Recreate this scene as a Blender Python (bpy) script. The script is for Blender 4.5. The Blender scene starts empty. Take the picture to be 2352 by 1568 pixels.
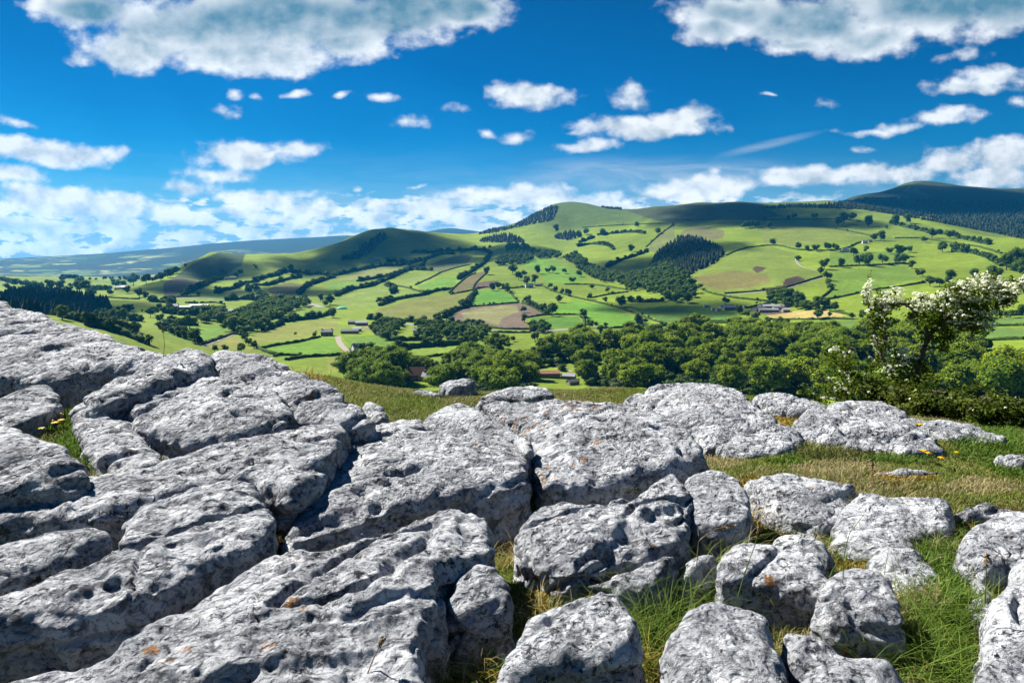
import bpy, math, random, time
import numpy as np
from mathutils import Vector
T0 = time.time()
scene = bpy.context.scene
R = math.radians
# ------------------------------------------------------------------ camera, world, sun, exposure
CZ = 1.5                      # eye height above the turf (world z)
PITCH = R(7.23)
F = 1568.0                    # focal length in pixels of a 2352 px wide reading of the view
cam_d = bpy.data.cameras.new('camera'); cam_d.sensor_width = 36; cam_d.lens = 24
cam_d.clip_start = 0.05; cam_d.clip_end = 60000
cam = bpy.data.objects.new('camera', cam_d); scene.collection.objects.link(cam)
cam.location = (0, 0, CZ); cam.rotation_euler = (R(90) - PITCH, 0, 0)
scene.camera = cam
SUN_AZ, SUN_EL = R(-54), R(45)      # azimuth from the view direction (negative = left), elevation
sun_d = bpy.data.lights.new('sun', 'SUN'); sun_d.energy = 5.0; sun_d.angle = R(0.5); sun_d.color = (1, 0.95, 0.87)
sun = bpy.data.objects.new('sun', sun_d); scene.collection.objects.link(sun)
SUNV = Vector((math.sin(SUN_AZ) * math.cos(SUN_EL), math.cos(SUN_AZ) * math.cos(SUN_EL), math.sin(SUN_EL)))
sun.rotation_euler = SUNV.to_track_quat('Z', 'Y').to_euler(); sun.location = (-20, 20, 40)
scene.view_settings.view_transform = 'Standard'; scene.view_settings.look = 'None'
scene.view_settings.exposure = 1.45; scene.view_settings.gamma = 1
scene.cycles.max_bounces = 6; scene.cycles.diffuse_bounces = 3; scene.cycles.glossy_bounces = 1
scene.cycles.transparent_max_bounces = 12; scene.cycles.volume_bounces = 0
scene.cycles.caustics_reflective = False; scene.cycles.caustics_refractive = False
scene.cycles.use_denoising = True

class NT:
    """small helper to write node trees"""
    def __init__(s, tree): s.t = tree; s.n = tree.nodes; s.l = tree.links
    def new(s, typ, **kw):
        n = s.n.new(typ)
        for k, v in kw.items(): setattr(n, k, v)
        return n
    def put(s, sock, v):
        if isinstance(v, bpy.types.NodeSocket): s.l.new(v, sock)
        elif v is not None: sock.default_value = v
    def m(s, op, a, b=None, c=None, clamp=False):
        n = s.new('ShaderNodeMath', operation=op); n.use_clamp = clamp
        for i, v in enumerate((a, b, c)): s.put(n.inputs[i], v)
        return n.outputs[0]
    def v(s, op, a, b=None, c=None, scale=None):
        n = s.new('ShaderNodeVectorMath', operation=op)
        for i, x in enumerate((a, b, c)): s.put(n.inputs[i], x)
        if scale is not None: s.put(n.inputs['Scale'], scale)
        return n.outputs['Value'] if op in ('LENGTH', 'DOT_PRODUCT', 'DISTANCE') else n.outputs[0]
    def noise(s, vec, scale, detail=4, rough=0.55, dist=0, out=0, lac=2.0):
        n = s.new('ShaderNodeTexNoise'); n.noise_dimensions = '3D'
        s.put(n.inputs['Vector'], vec); s.put(n.inputs['Scale'], scale); s.put(n.inputs['Detail'], detail)
        s.put(n.inputs['Roughness'], rough); s.put(n.inputs['Distortion'], dist); s.put(n.inputs['Lacunarity'], lac)
        return n.outputs[out]
    def vor(s, vec, scale, feature='F1', out='Distance', rnd=1.0):
        n = s.new('ShaderNodeTexVoronoi'); n.feature = feature
        s.put(n.inputs['Vector'], vec); s.put(n.inputs['Scale'], scale); s.put(n.inputs['Randomness'], rnd)
        return n.outputs[out]
    def step(s, x, lo, hi, a=0.0, b=1.0, smooth=True):
        n = s.new('ShaderNodeMapRange'); n.interpolation_type = 'SMOOTHSTEP' if smooth else 'LINEAR'; n.clamp = True
        for i, v in enumerate((x, lo, hi, a, b)): s.put(n.inputs[i], v)
        return n.outputs[0]
    def mix(s, f, a, b, blend='MIX'):
        n = s.new('ShaderNodeMix', data_type='RGBA', blend_type=blend)
        s.put(n.inputs[0], f); s.put(n.inputs[6], a); s.put(n.inputs[7], b)
        return n.outputs[2]

def raydir(u, v):
    u = np.asarray(u, float); v = np.asarray(v, float)
    r, up = (u - 1176) / F, -(v - 784) / F
    return r, math.cos(PITCH) + math.sin(PITCH) * up, -math.sin(PITCH) + math.cos(PITCH) * up

# the sky: Nishita daylight, with a field of cumulus clouds laid out by direction (world-fixed)
CLOUDS = """480 60 330 90|700 40 380 95|330 110 170 52|560 125 260 50|900 30 220 70|1060 8 130 48|200 15 150 50|790 90 130 58|180 131 48 17|690 160 25 12
1690 30 165 62|1640 70 95 45|1850 55 250 72|2100 20 250 90|1830 112 110 26|2000 95 160 42|2310 10 140 60|2310 62 50 24
2240 190 130 22|2300 165 90 26|2215 122 75 16|2000 300 80 12|2070 288 90 20|2140 268 90 24|2200 250 70 26|2325 225 48 20
1225 220 108 34|1455 215 60 34|1480 290 190 34|1340 335 75 18|1570 268 95 30|1190 312 48 19|1115 305 28 12|930 282 65 19|880 220 50 12|1050 248 32 11|680 210 45 10|505 252 34 15|535 213 20 10|590 215 18 10|785 210 16 8|1895 237 30 13|1775 225 30 5|1960 342 27 11|1310 300 20 8
120 350 175 36|40 345 90 30|40 408 95 30|40 292 60 14|560 350 145 40|640 347 115 20|520 398 95 22|440 432 85 24|590 452 125 28|720 460 58 16|820 432 22 9|955 430 32 6|690 440 60 12
110 460 185 42|250 470 150 36|370 478 85 28|60 520 160 26|250 520 120 20|420 500 60 16|560 490 150 18|740 492 60 8|880 475 80 18
1000 470 150 20|1060 455 90 20|1200 450 150 28|1330 462 130 22|1600 430 120 34|1700 425 90 26|1860 412 150 28|1985 405 100 30|2090 402 80 30|2180 372 80 36|2310 350 100 46|2280 400 130 30|1640 400 45 18|1730 405 30 14|1890 395 40 14|1500 445 90 20"""
def build_world():
    w = bpy.data.worlds.new('World'); scene.world = w; w.use_nodes = True
    w.cycles.sampling_method = 'MANUAL'; w.cycles.sample_map_resolution = 512
    t = NT(w.node_tree); t.n.clear()
    out = t.new('ShaderNodeOutputWorld'); bg = t.new('ShaderNodeBackground'); t.l.new(bg.outputs[0], out.inputs[0])
    sky = t.new('ShaderNodeTexSky'); sky.sky_type = 'NISHITA'; sky.sun_disc = False
    sky.sun_elevation = SUN_EL; sky.sun_rotation = SUN_AZ; sky.altitude = 400; sky.air_density = 1.0; sky.dust_density = 0.25; sky.ozone_density = 3.0
    tc = t.new('ShaderNodeTexCoord')
    sp = t.new('ShaderNodeSeparateXYZ'); t.l.new(tc.outputs['Generated'], sp.inputs[0])
    yy = t.m('MAXIMUM', sp.outputs[1], 0.08)
    cx = t.new('ShaderNodeCombineXYZ'); t.l.new(t.m('DIVIDE', sp.outputs[0], yy), cx.inputs[0])
    q2 = t.m('DIVIDE', sp.outputs[2], yy); t.l.new(q2, cx.inputs[1])
    q = cx.outputs[0]
    # where the clouds stand: soft ellipses, bent by a slow warp
    wv = t.noise(q, 9, 2, 0.5, out=1)
    qw = t.v('ADD', q, t.v('SCALE', t.v('SUBTRACT', wv, (0.5, 0.5, 0.5)), scale=0.045))
    flat = t.v('MULTIPLY', qw, (1, 1, 0))
    acc = None
    for row in CLOUDS.replace('\n', '|').split('|'):
        cu, cv, ru, rv = map(float, row.split())
        x, y, z = raydir(cu, cv); sx = F / ru * 0.95; sy = F / rv * 0.95
        ln = t.v('LENGTH', t.v('MULTIPLY_ADD', flat, (sx, sy, 0), (-x / y * sx, -z / y * sy, 0)))
        gk = min(1.3, 0.42 + ru * rv / 5200)              # small clouds are wispier: the billows decide their outline
        sv = t.m('MULTIPLY_ADD', ln, -gk, gk * 0.95)
        acc = sv if acc is None else t.m('SMOOTH_MAX', acc, sv, 0.2)
    shape = t.m('MINIMUM', acc, 1.2)
    beltn = t.noise(t.v('MULTIPLY', q, (1, 3.0, 1)), 22, 6, 0.55)
    belt = t.m('SUBTRACT', t.step(beltn, 0.34, 0.56, -0.3, 0.75), t.step(q2, 0.06, 0.16, 0, 3.0))
    shape = t.m('MAXIMUM', t.m('SMOOTH_MAX', shape, belt, 0.1), -2.5)
    def billow(p):
        st = t.v('MULTIPLY', p, (1, 1.35, 1))
        n1 = t.noise(st, 22, 10, 0.57)
        n2 = t.vor(t.v('ADD', st, t.v('SCALE', wv, scale=0.05)), 58, 'SMOOTH_F1')
        return t.m('ADD', t.m('MULTIPLY', t.m('SUBTRACT', n1, 0.5), 3.6), t.m('MULTIPLY', t.m('SUBTRACT', 0.40, n2), 0.6))
    b0 = billow(q); b1 = billow(t.v('ADD', q, (-0.007, 0.021, 0)))
    d0 = t.m('MULTIPLY_ADD', b0, 0.46, shape)
    alpha = t.m('MULTIPLY', t.step(d0, -0.02, 0.66), t.step(sp.outputs[1], 0.08, 0.25))
    # thin high cirrus
    cir = t.noise(t.v('MULTIPLY', q, (2.2, 14, 1)), 3.2, 6, 0.6, 0.8)
    x, y, z = raydir(1500, 400)
    cl = t.v('LENGTH', t.v('MULTIPLY_ADD', q, (F / 420, F / 45, 0), (-x / y * F / 420, -z / y * F / 45, 0)))
    x2, y2, z2 = raydir(1760, 333)
    rot = t.new('ShaderNodeMapping'); rot.vector_type = 'TEXTURE'; rot.inputs['Location'].default_value = (x2 / y2, z2 / y2, 0); rot.inputs['Rotation'].default_value = (0, 0, R(13)); rot.inputs['Scale'].default_value = (150 / F, 13 / F, 1)
    t.l.new(q, rot.inputs[0])
    cs = t.v('LENGTH', rot.outputs[0])
    cirrus = t.m('ADD', t.m('MULTIPLY', t.step(cl, 1.1, 0.2), t.step(cir, 0.3, 0.7, 0.15, 0.6)), t.m('MULTIPLY', t.step(cs, 1.0, 0.1), t.step(cir, 0.25, 0.6, 0.1, 0.45)))
    haz = t.step(q2, 0.17, -0.02, 0.0, 0.9)
    cirrus = t.m('MINIMUM', t.m('ADD', cirrus, t.m('MULTIPLY', haz, t.step(cir, 0.3, 0.75, 0.35, 1.0))), 0.8)
    relief = t.m('SUBTRACT', b1, b0)
    big = t.step(q2, 0.23, 0.36)                                   # the clouds nearly overhead show their thick grey undersides
    relief = t.m('MULTIPLY', relief, t.m('MULTIPLY_ADD', big, -0.22, 0.40))
    soft = t.noise(q, 7.5, 3, 0.45)
    thick = t.m('MULTIPLY', t.step(t.m('MULTIPLY_ADD', t.m('SUBTRACT', soft, 0.5), 1.5, t.m('MULTIPLY_ADD', b0, 0.10, shape)), 0.15, 0.95), t.m('MULTIPLY_ADD', big, 0.72, 0.20))
    sh = t.m('ADD', t.m('MINIMUM', t.m('MAXIMUM', relief, -0.2), 0.35), thick)
    sh = t.m('ADD', sh, 0.06, clamp=True)
    ccol = t.mix(sh, (5.6, 5.8, 6.0, 1), (0.65, 1.55, 2.2, 1))
    ccol = t.v('MULTIPLY', ccol, t.mix(t.step(q2, 0.15, 0.0), (1, 1, 1, 1), (1.5, 1.42, 1.36, 1)))
    hs = t.new('ShaderNodeHueSaturation'); hs.inputs['Saturation'].default_value = 1.6; hs.inputs['Value'].default_value = 0.8; hs.inputs['Hue'].default_value = 0.487
    t.l.new(sky.outputs[0], hs.inputs['Color'])
    skyc = t.v('SCALE', t.v('MAXIMUM', hs.outputs[0], (0.0, 0.05, 0.1)), scale=t.step(q2, 0.0, 0.42, 0.95, 0.52, smooth=False))
    skyc = t.v('MULTIPLY', skyc, (0.07, 0.51, 0.74))
    skyc = t.mix(t.step(q2, 0.12, -0.02, 0.0, 0.85), skyc, (2.2, 3.5, 4.6, 1))
    skyc = t.mix(t.m('MULTIPLY', cirrus, 0.8), skyc, (3.9, 4.4, 4.9, 1))
    col = t.mix(alpha, skyc, ccol)
    t.l.new(col, bg.inputs[0]); bg.inputs[1].default_value = 0.066
build_world()
# ------------------------------------------------------------------ helpers
C = scene.collection
rng = np.random.default_rng(7)
random.seed(7)
def tag(o, label=None, cat=None, group=None, kind=None):
    for k, v in (('label', label), ('category', cat), ('group', group), ('kind', kind)):
        if v: o[k] = v
    return o
def empty(name, loc, rz=0.0):
    o = bpy.data.objects.new(name, None); o.empty_display_size = 0.3; C.objects.link(o)
    o.location = loc; o.rotation_euler = (0, 0, rz); return o
def mesh(name, verts, faces, mats=(), mi=None, smooth=True, col=None, colname='Col', uv=None):
    """faces: (N,3) or (N,4) int array, or a list of both kinds"""
    me = bpy.data.meshes.new(name)
    verts = np.asarray(verts, np.float32)
    fl = [np.asarray(f, np.int32) for f in (faces if isinstance(faces, (list, tuple)) else [faces]) if len(f)]
    idx = np.concatenate([f.ravel() for f in fl]) if fl else np.zeros(0, np.int32)
    tot = np.concatenate([np.full(len(f), f.shape[1], np.int32) for f in fl])
    st = np.concatenate([[0], np.cumsum(tot)[:-1]]).astype(np.int32)
    me.vertices.add(len(verts)); me.vertices.foreach_set('co', verts.ravel())
    me.loops.add(len(idx)); me.loops.foreach_set('vertex_index', idx)
    me.polygons.add(len(tot)); me.polygons.foreach_set('loop_start', st); me.polygons.foreach_set('loop_total', tot)
    if mi is not None: me.polygons.foreach_set('material_index', np.asarray(mi, np.int32))
    me.polygons.foreach_set('use_smooth', np.full(len(tot), smooth, bool))
    for m in mats: me.materials.append(m)
    if col is not None:
        a = me.attributes.new(colname, 'FLOAT_COLOR', 'POINT')
        c = np.ones((len(verts), 4), np.float32); c[:, :col.shape[1]] = col
        a.data.foreach_set('color', c.ravel())
    me.update(calc_edges=True); me.validate()
    return me
def obj(name, me, parent=None, loc=None):
    o = bpy.data.objects.new(name, me); C.objects.link(o)
    if parent: o.parent = parent
    if loc is not None: o.location = loc
    return o
def _h(ix, iy, iz, seed):
    h = (ix.astype(np.uint32) * np.uint32(374761393) + iy.astype(np.uint32) * np.uint32(668265263) + iz.astype(np.uint32) * np.uint32(2246822519) + np.uint32(seed * 3266489917 & 0xffffffff))
    h = (h ^ (h >> np.uint32(13))) * np.uint32(1274126177)
    h = h ^ (h >> np.uint32(16))
    return h.astype(np.float32) / np.float32(4294967295)
def vn(p, seed=0):
    """value noise in [0,1], p (N,3)"""
    f = np.floor(p); t = (p - f).astype(np.float32); i = f.astype(np.int64)
    t = t * t * t * (t * (t * 6 - 15) + 10); r = 0
    for dx in (0, 1):
        wx = t[:, 0] if dx else 1 - t[:, 0]
        for dy in (0, 1):
            wy = wx * (t[:, 1] if dy else 1 - t[:, 1])
            for dz in (0, 1):
                r = r + wy * (t[:, 2] if dz else 1 - t[:, 2]) * _h(i[:, 0] + dx, i[:, 1] + dy, i[:, 2] + dz, seed)
    return r
_RM = np.array([[0.36, 0.48, -0.8], [-0.8, 0.6, 0.0], [0.48, 0.64, 0.6]])
def fbm(p, octaves=4, seed=0, gain=0.5):
    """fractal noise about 0, roughly [-0.5,0.5]"""
    s = 0; a = 1.0; tot = 0; q = np.asarray(p, float)
    for o in range(octaves):
        s = s + a * (vn(q, seed + o) - 0.5); tot += a; a *= gain; q = q @ _RM.T * 2.03 + 17.3
    return s / tot
def inpoly(px, py, poly):
    r = np.zeros(px.shape, bool); n = len(poly); j = n - 1
    for i in range(n):
        xi, yi = poly[i]; xj, yj = poly[j]
        if yi != yj:
            r ^= ((yi > py) != (yj > py)) & (px < (xj - xi) * (py - yi) / (yj - yi) + xi)
        j = i
    return r
def sstep(x, a, b):
    t = np.clip((x - a) / (b - a), 0, 1); return t * t * (3 - 2 * t)
# pixel readings come from crops of the photograph: A, B, C, L, M are crops, D the whole picture (2352 wide)
CROP = {'A': (.34013, 0, 376.3), 'B': (.34013, 752.6, 376.3), 'C': (.34013, 1552.3, 376.3), 'L': (.17043, 0, 564.5), 'M': (.17043, 376.3, 564.5),
        'D': (1, 0, 0), 'E': (.34013, 1552.3, 658.6), 'G': (.34013, 752.6, 1034.9), 'H': (.2682, 1834.6, 583.3)}
def P(crop, txt):
    s, ox, oy = CROP[crop]; a = [float(x) for x in txt.replace(',', ' ').split()]
    return [(a[i] * s + ox, a[i + 1] * s + oy) for i in range(0, len(a), 2)]

# ------------------------------------------------------------------ materials
AK = 0.66     # all base colours were judged at a lower exposure; this brings them to real-world values
def material(name, rough=0.9, spec=0.2):
    m = bpy.data.materials.new(name); m.use_nodes = True
    t = NT(m.node_tree); b = m.node_tree.nodes['Principled BSDF']
    b.inputs['Roughness'].default_value = rough; b.inputs['Specular IOR Level'].default_value = spec
    return m, t, b
def plain(name, col, rough=0.8, var=0.25, scale=2.0, spec=0.2):
    m, t, b = material(name, rough, spec)
    pos = t.new('ShaderNodeNewGeometry').outputs['Position']
    n = t.noise(pos, scale, 5, 0.6)
    col = tuple(x * AK for x in col); c2 = tuple(x * (1 - var) for x in col); c1 = tuple(min(1, x * (1 + var)) for x in col)
    t.l.new(t.mix(n, (*c2, 1), (*c1, 1)), b.inputs['Base Color']); return m
def leafy(name, a, b_, scale, rnd=0.35, trans=0.25, spec=0.15):
    """foliage: two greens mixed by noise and by plant, slightly translucent leaves"""
    m, t, b = material(name, 0.75, spec); a = tuple(x * AK for x in a); b_ = tuple(x * AK for x in b_)
    pos = t.new('ShaderNodeNewGeometry').outputs['Position']
    n = t.step(t.noise(pos, scale, 3, 0.6), 0.3, 0.7)
    oi = t.new('ShaderNodeObjectInfo')
    f = t.m('ADD', t.m('MULTIPLY', n, 1 - rnd), t.m('MULTIPLY', oi.outputs['Random'], rnd), clamp=True)
    c = t.mix(f, (*a, 1), (*b_, 1)); t.l.new(c, b.inputs['Base Color'])
    tr = t.new('ShaderNodeBsdfTranslucent'); t.l.new(t.mix(1.0, c, (1.0, 1.15, 0.5, 1), 'MULTIPLY'), tr.inputs[0])
    ms = t.new('ShaderNodeMixShader'); ms.inputs[0].default_value = trans
    o = m.node_tree.nodes['Material Output']
    t.l.new(b.outputs[0], ms.inputs[1]); t.l.new(tr.outputs[0], ms.inputs[2]); t.l.new(ms.outputs[0], o.inputs[0]); return m
# ------------------------------------------------------------------ terrain: one sheet from under the camera to the far hills
COLS = {
0: '760 500,720 800,690 1200,665 1800,645 2600,634 3200,648 4000,632 6000,594 10000,606 12500',
230: '770 550,740 800,700 1200,670 1900,645 2800,638 3500,645 4500,622 6500,582 10000,594 12500',
480: '800 600,760 800,720 1040,690 1300,665 1600,640 1900,600 2200,579 2400,612 3000,632 4500,612 6500,560 10000,574 12500',
700: '830 570,780 720,745 880,715 1080,690 1300,660 1600,630 1900,600 2250,577 2500,602 3100,625 4500,605 6500,546 10500,560 12500',
900: '850 530,800 650,745 880,715 1060,690 1250,660 1500,630 1800,600 2200,560 2600,523 2900,560 3400,595 5000,585 7000,543 10500,556 12500',
1080: '870 490,800 650,755 830,720 1030,690 1200,660 1400,630 1650,600 2000,565 2600,540 3300,565 4000,570 6000,531 11000,545 12500',
1310: '880 480,800 640,760 800,720 1000,690 1180,655 1400,620 1700,590 2050,560 2500,520 2950,464 3500,510 4200,560 7000,545 12000',
1440: '880 480,800 640,760 800,740 900,700 1100,660 1350,622 1700,582 2000,540 2500,510 2900,480 3300,520 4200,560 7000,545 12000',
1600: '880 480,800 640,755 840,735 950,700 1060,660 1200,620 1450,580 1750,540 2100,505 2600,466 3100,500 3800,560 7000,545 12000',
1800: '880 480,800 640,755 850,735 940,700 1050,660 1150,620 1350,580 1650,540 2000,505 2400,482 2800,464 3200,482 3800,540 7000,545 12000',
2000: '880 470,800 640,755 820,720 960,690 1060,650 1220,610 1450,570 1750,530 2150,500 2450,482 2700,480 3200,463 3700,446 4500,478 5500,540 8000,545 12000',
2130: '880 470,800 640,760 790,720 950,680 1080,640 1280,600 1550,560 1850,525 2200,500 2450,512 2900,484 3400,462 3900,440 4500,416 5200,452 6500,530 9000,545 12000',
2352: '880 470,800 620,760 770,720 920,690 1030,650 1200,610 1400,575 1650,543 1900,560 2300,512 3000,466 3800,450 4500,433 5200,462 6500,530 9000,545 12000'}
RIDGE = '340 650 1900,380 636 2000,420 606 2200,455 592 2300,510 577.5 2400,560 583 2410,600 583 2420,655 582 2450,740 568 2600,800 546 2750,850 528 2850,960 530 3000,1030 538 3150,1150 524 3350,1200 508 3420,1240 485 3450,1270 470 3480,1350 468 3480,1390 476 3400,1500 475 3200,1700 463 3100,1900 462 3400,1950 455 4200,2080 421 5150,2250 430 5200'
FAR = '110 589 10000,330 574 10000,580 552 10200,640 549 10400,800 541 10600,1040 525 11000'
def px_ae(u, v):
    x, y, z = raydir(u, v); h = np.hypot(x, y); return np.arctan2(x, y), z / h
cp = []
for u, s in COLS.items():
    for it in s.split(','):
        v, d = map(float, it.split()); cp.append((u, v, d))
        if u == 0: cp.append((-400, v, d))
        if u == 2352: cp.append((2760, v, d))
for it in RIDGE.split(','):
    u, v, d = map(float, it.split()); cp += [(u, v, d), (u, v + 26, d * 1.14)]
for it in FAR.split(','):
    u, v, d = map(float, it.split()); cp.append((u, v, d))
cp = np.array(cp)
ca, ce = px_ae(cp[:, 0], cp[:, 1])
for a in np.linspace(ca.min(), ca.max(), 9):           # the slope falling away below the hilltop
    for d, e in ((20, -.222), (40, -.232), (100, -.235), (250, -.231), (380, -.212)):
        ca = np.append(ca, a); ce = np.append(ce, e); cp = np.vstack([cp, [0, 0, d]])
KA = 4.0
X = np.stack([ca * KA, np.log(cp[:, 2])], 1)
def tps(r): return np.where(r > 1e-9, r * r * np.log(np.maximum(r, 1e-9)), 0)
def tps_fit(X, y, reg=2e-4):
    n = len(X); K = tps(np.linalg.norm(X[:, None] - X[None], axis=2)) + reg * np.eye(n)
    Pm = np.hstack([np.ones((n, 1)), X]); A = np.block([[K, Pm], [Pm.T, np.zeros((3, 3))]])
    s = np.linalg.solve(A, np.concatenate([y, np.zeros(3)])); return s
W_ = tps_fit(X, ce)
def tps_eval(Q):
    o = np.empty(len(Q))
    for i in range(0, len(Q), 20000):
        q = Q[i:i + 20000]; o[i:i + 20000] = tps(np.linalg.norm(q[:, None] - X[None], axis=2)) @ W_[:-3] + W_[-3] + q @ W_[-2:]
    return o
def near_z(x, y):
    """the hilltop turf, before it drops away; relative to the eye"""
    p = np.stack([x, y, np.zeros_like(x)], -1).reshape(-1, 3)
    n = fbm(p * 0.9, 3, 11).reshape(x.shape)
    z = -1.5 + 0.42 * sstep(-x, 0.2, 2.6) * sstep(y, 1.5, 3.5) + 0.12 * n
    z = z - 0.2 * sstep(np.hypot(x, y), 6.0, 8.0) + 0.05 * sstep(x, .9, 1.9)
    z = z + 0.09 * np.exp(-((x - .05) / .45) ** 2 - ((y - 2.75) / .6) ** 2)
    return z
BACK = 0.9
az = np.concatenate([np.linspace(-math.pi, -BACK, 26)[:-1], np.linspace(-BACK, -0.70, 14)[:-1], np.linspace(-0.70, 0.70, 940), np.linspace(0.70, BACK, 14)[1:], np.linspace(BACK, math.pi, 26)[1:]])
dist = np.concatenate([np.geomspace(0.5, 12, 110)[:-1], np.geomspace(12, 420, 60)[:-1], np.geomspace(420, 4200, 430)[:-1], np.geomspace(4200, 13000, 110)])
AZ, DD = np.meshgrid(az, dist, indexing='ij')
azc = np.clip(AZ, -0.72, 0.72)
E = tps_eval(np.stack([azc.ravel() * KA, np.log(np.maximum(DD, 14)).ravel()], 1)).reshape(AZ.shape)
GX, GY = np.sin(AZ) * DD, np.cos(AZ) * DD
Zf = E * DD
p3 = np.stack([GX, GY, np.zeros_like(GX)], -1).reshape(-1, 3)
Zf = Zf + (fbm(p3 / 260, 4, 3) * 9 * sstep(DD.ravel(), 700, 2200) + fbm(p3 / 60, 3, 5) * 2.2 * sstep(DD.ravel(), 300, 900)).reshape(DD.shape)
Zn = near_z(GX, GY)
edge = 7.4 + 0.4 * np.sin(AZ * 9)
wb = sstep(np.log(DD), np.log(edge), np.log(edge * 1.45))
Z = Zn * (1 - wb) + Zf * wb
E = Z / DD
NA, ND = AZ.shape
def grid_e(a):
    i = int(np.clip(np.searchsorted(az, a) - 1, 0, NA - 2)); f = (a - az[i]) / (az[i + 1] - az[i]); return E[i] * (1 - f) + E[i + 1] * f
def zat(x, y):
    """terrain height (world z) under points, from the same grid the sheet is made of"""
    x = np.asarray(x, float); y = np.asarray(y, float); a = np.arctan2(x, y); d = np.hypot(x, y)
    i = np.clip(np.searchsorted(az, a) - 1, 0, NA - 2); j = np.clip(np.searchsorted(dist, d) - 1, 0, ND - 2)
    fa = (a - az[i]) / (az[i + 1] - az[i]); fd = np.clip((d - dist[j]) / (dist[j + 1] - dist[j]), 0, 1)
    return CZ + (Z[i, j] * (1 - fa) + Z[i + 1, j] * fa) * (1 - fd) + (Z[i, j + 1] * (1 - fa) + Z[i + 1, j + 1] * fa) * fd
def pick(u, v, dmin=110.0, dmax=6000.0):
    """where the line of sight through a pixel meets the ground"""
    a, e = px_ae(u, v); a = float(a); e = float(e); col = grid_e(a); j0 = int(np.searchsorted(dist, dmin))
    hit = np.nonzero(col[j0:] >= e)[0]
    if len(hit) == 0: return None
    j = j0 + int(hit[0])
    if j == j0: d = dist[j]
    else:
        e0, e1 = col[j - 1], col[j]; d = dist[j - 1] + (dist[j] - dist[j - 1]) * (e - e0) / max(1e-9, e1 - e0)
    if d > dmax: return None
    return (math.sin(a) * d, math.cos(a) * d, CZ + e * d)
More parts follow.
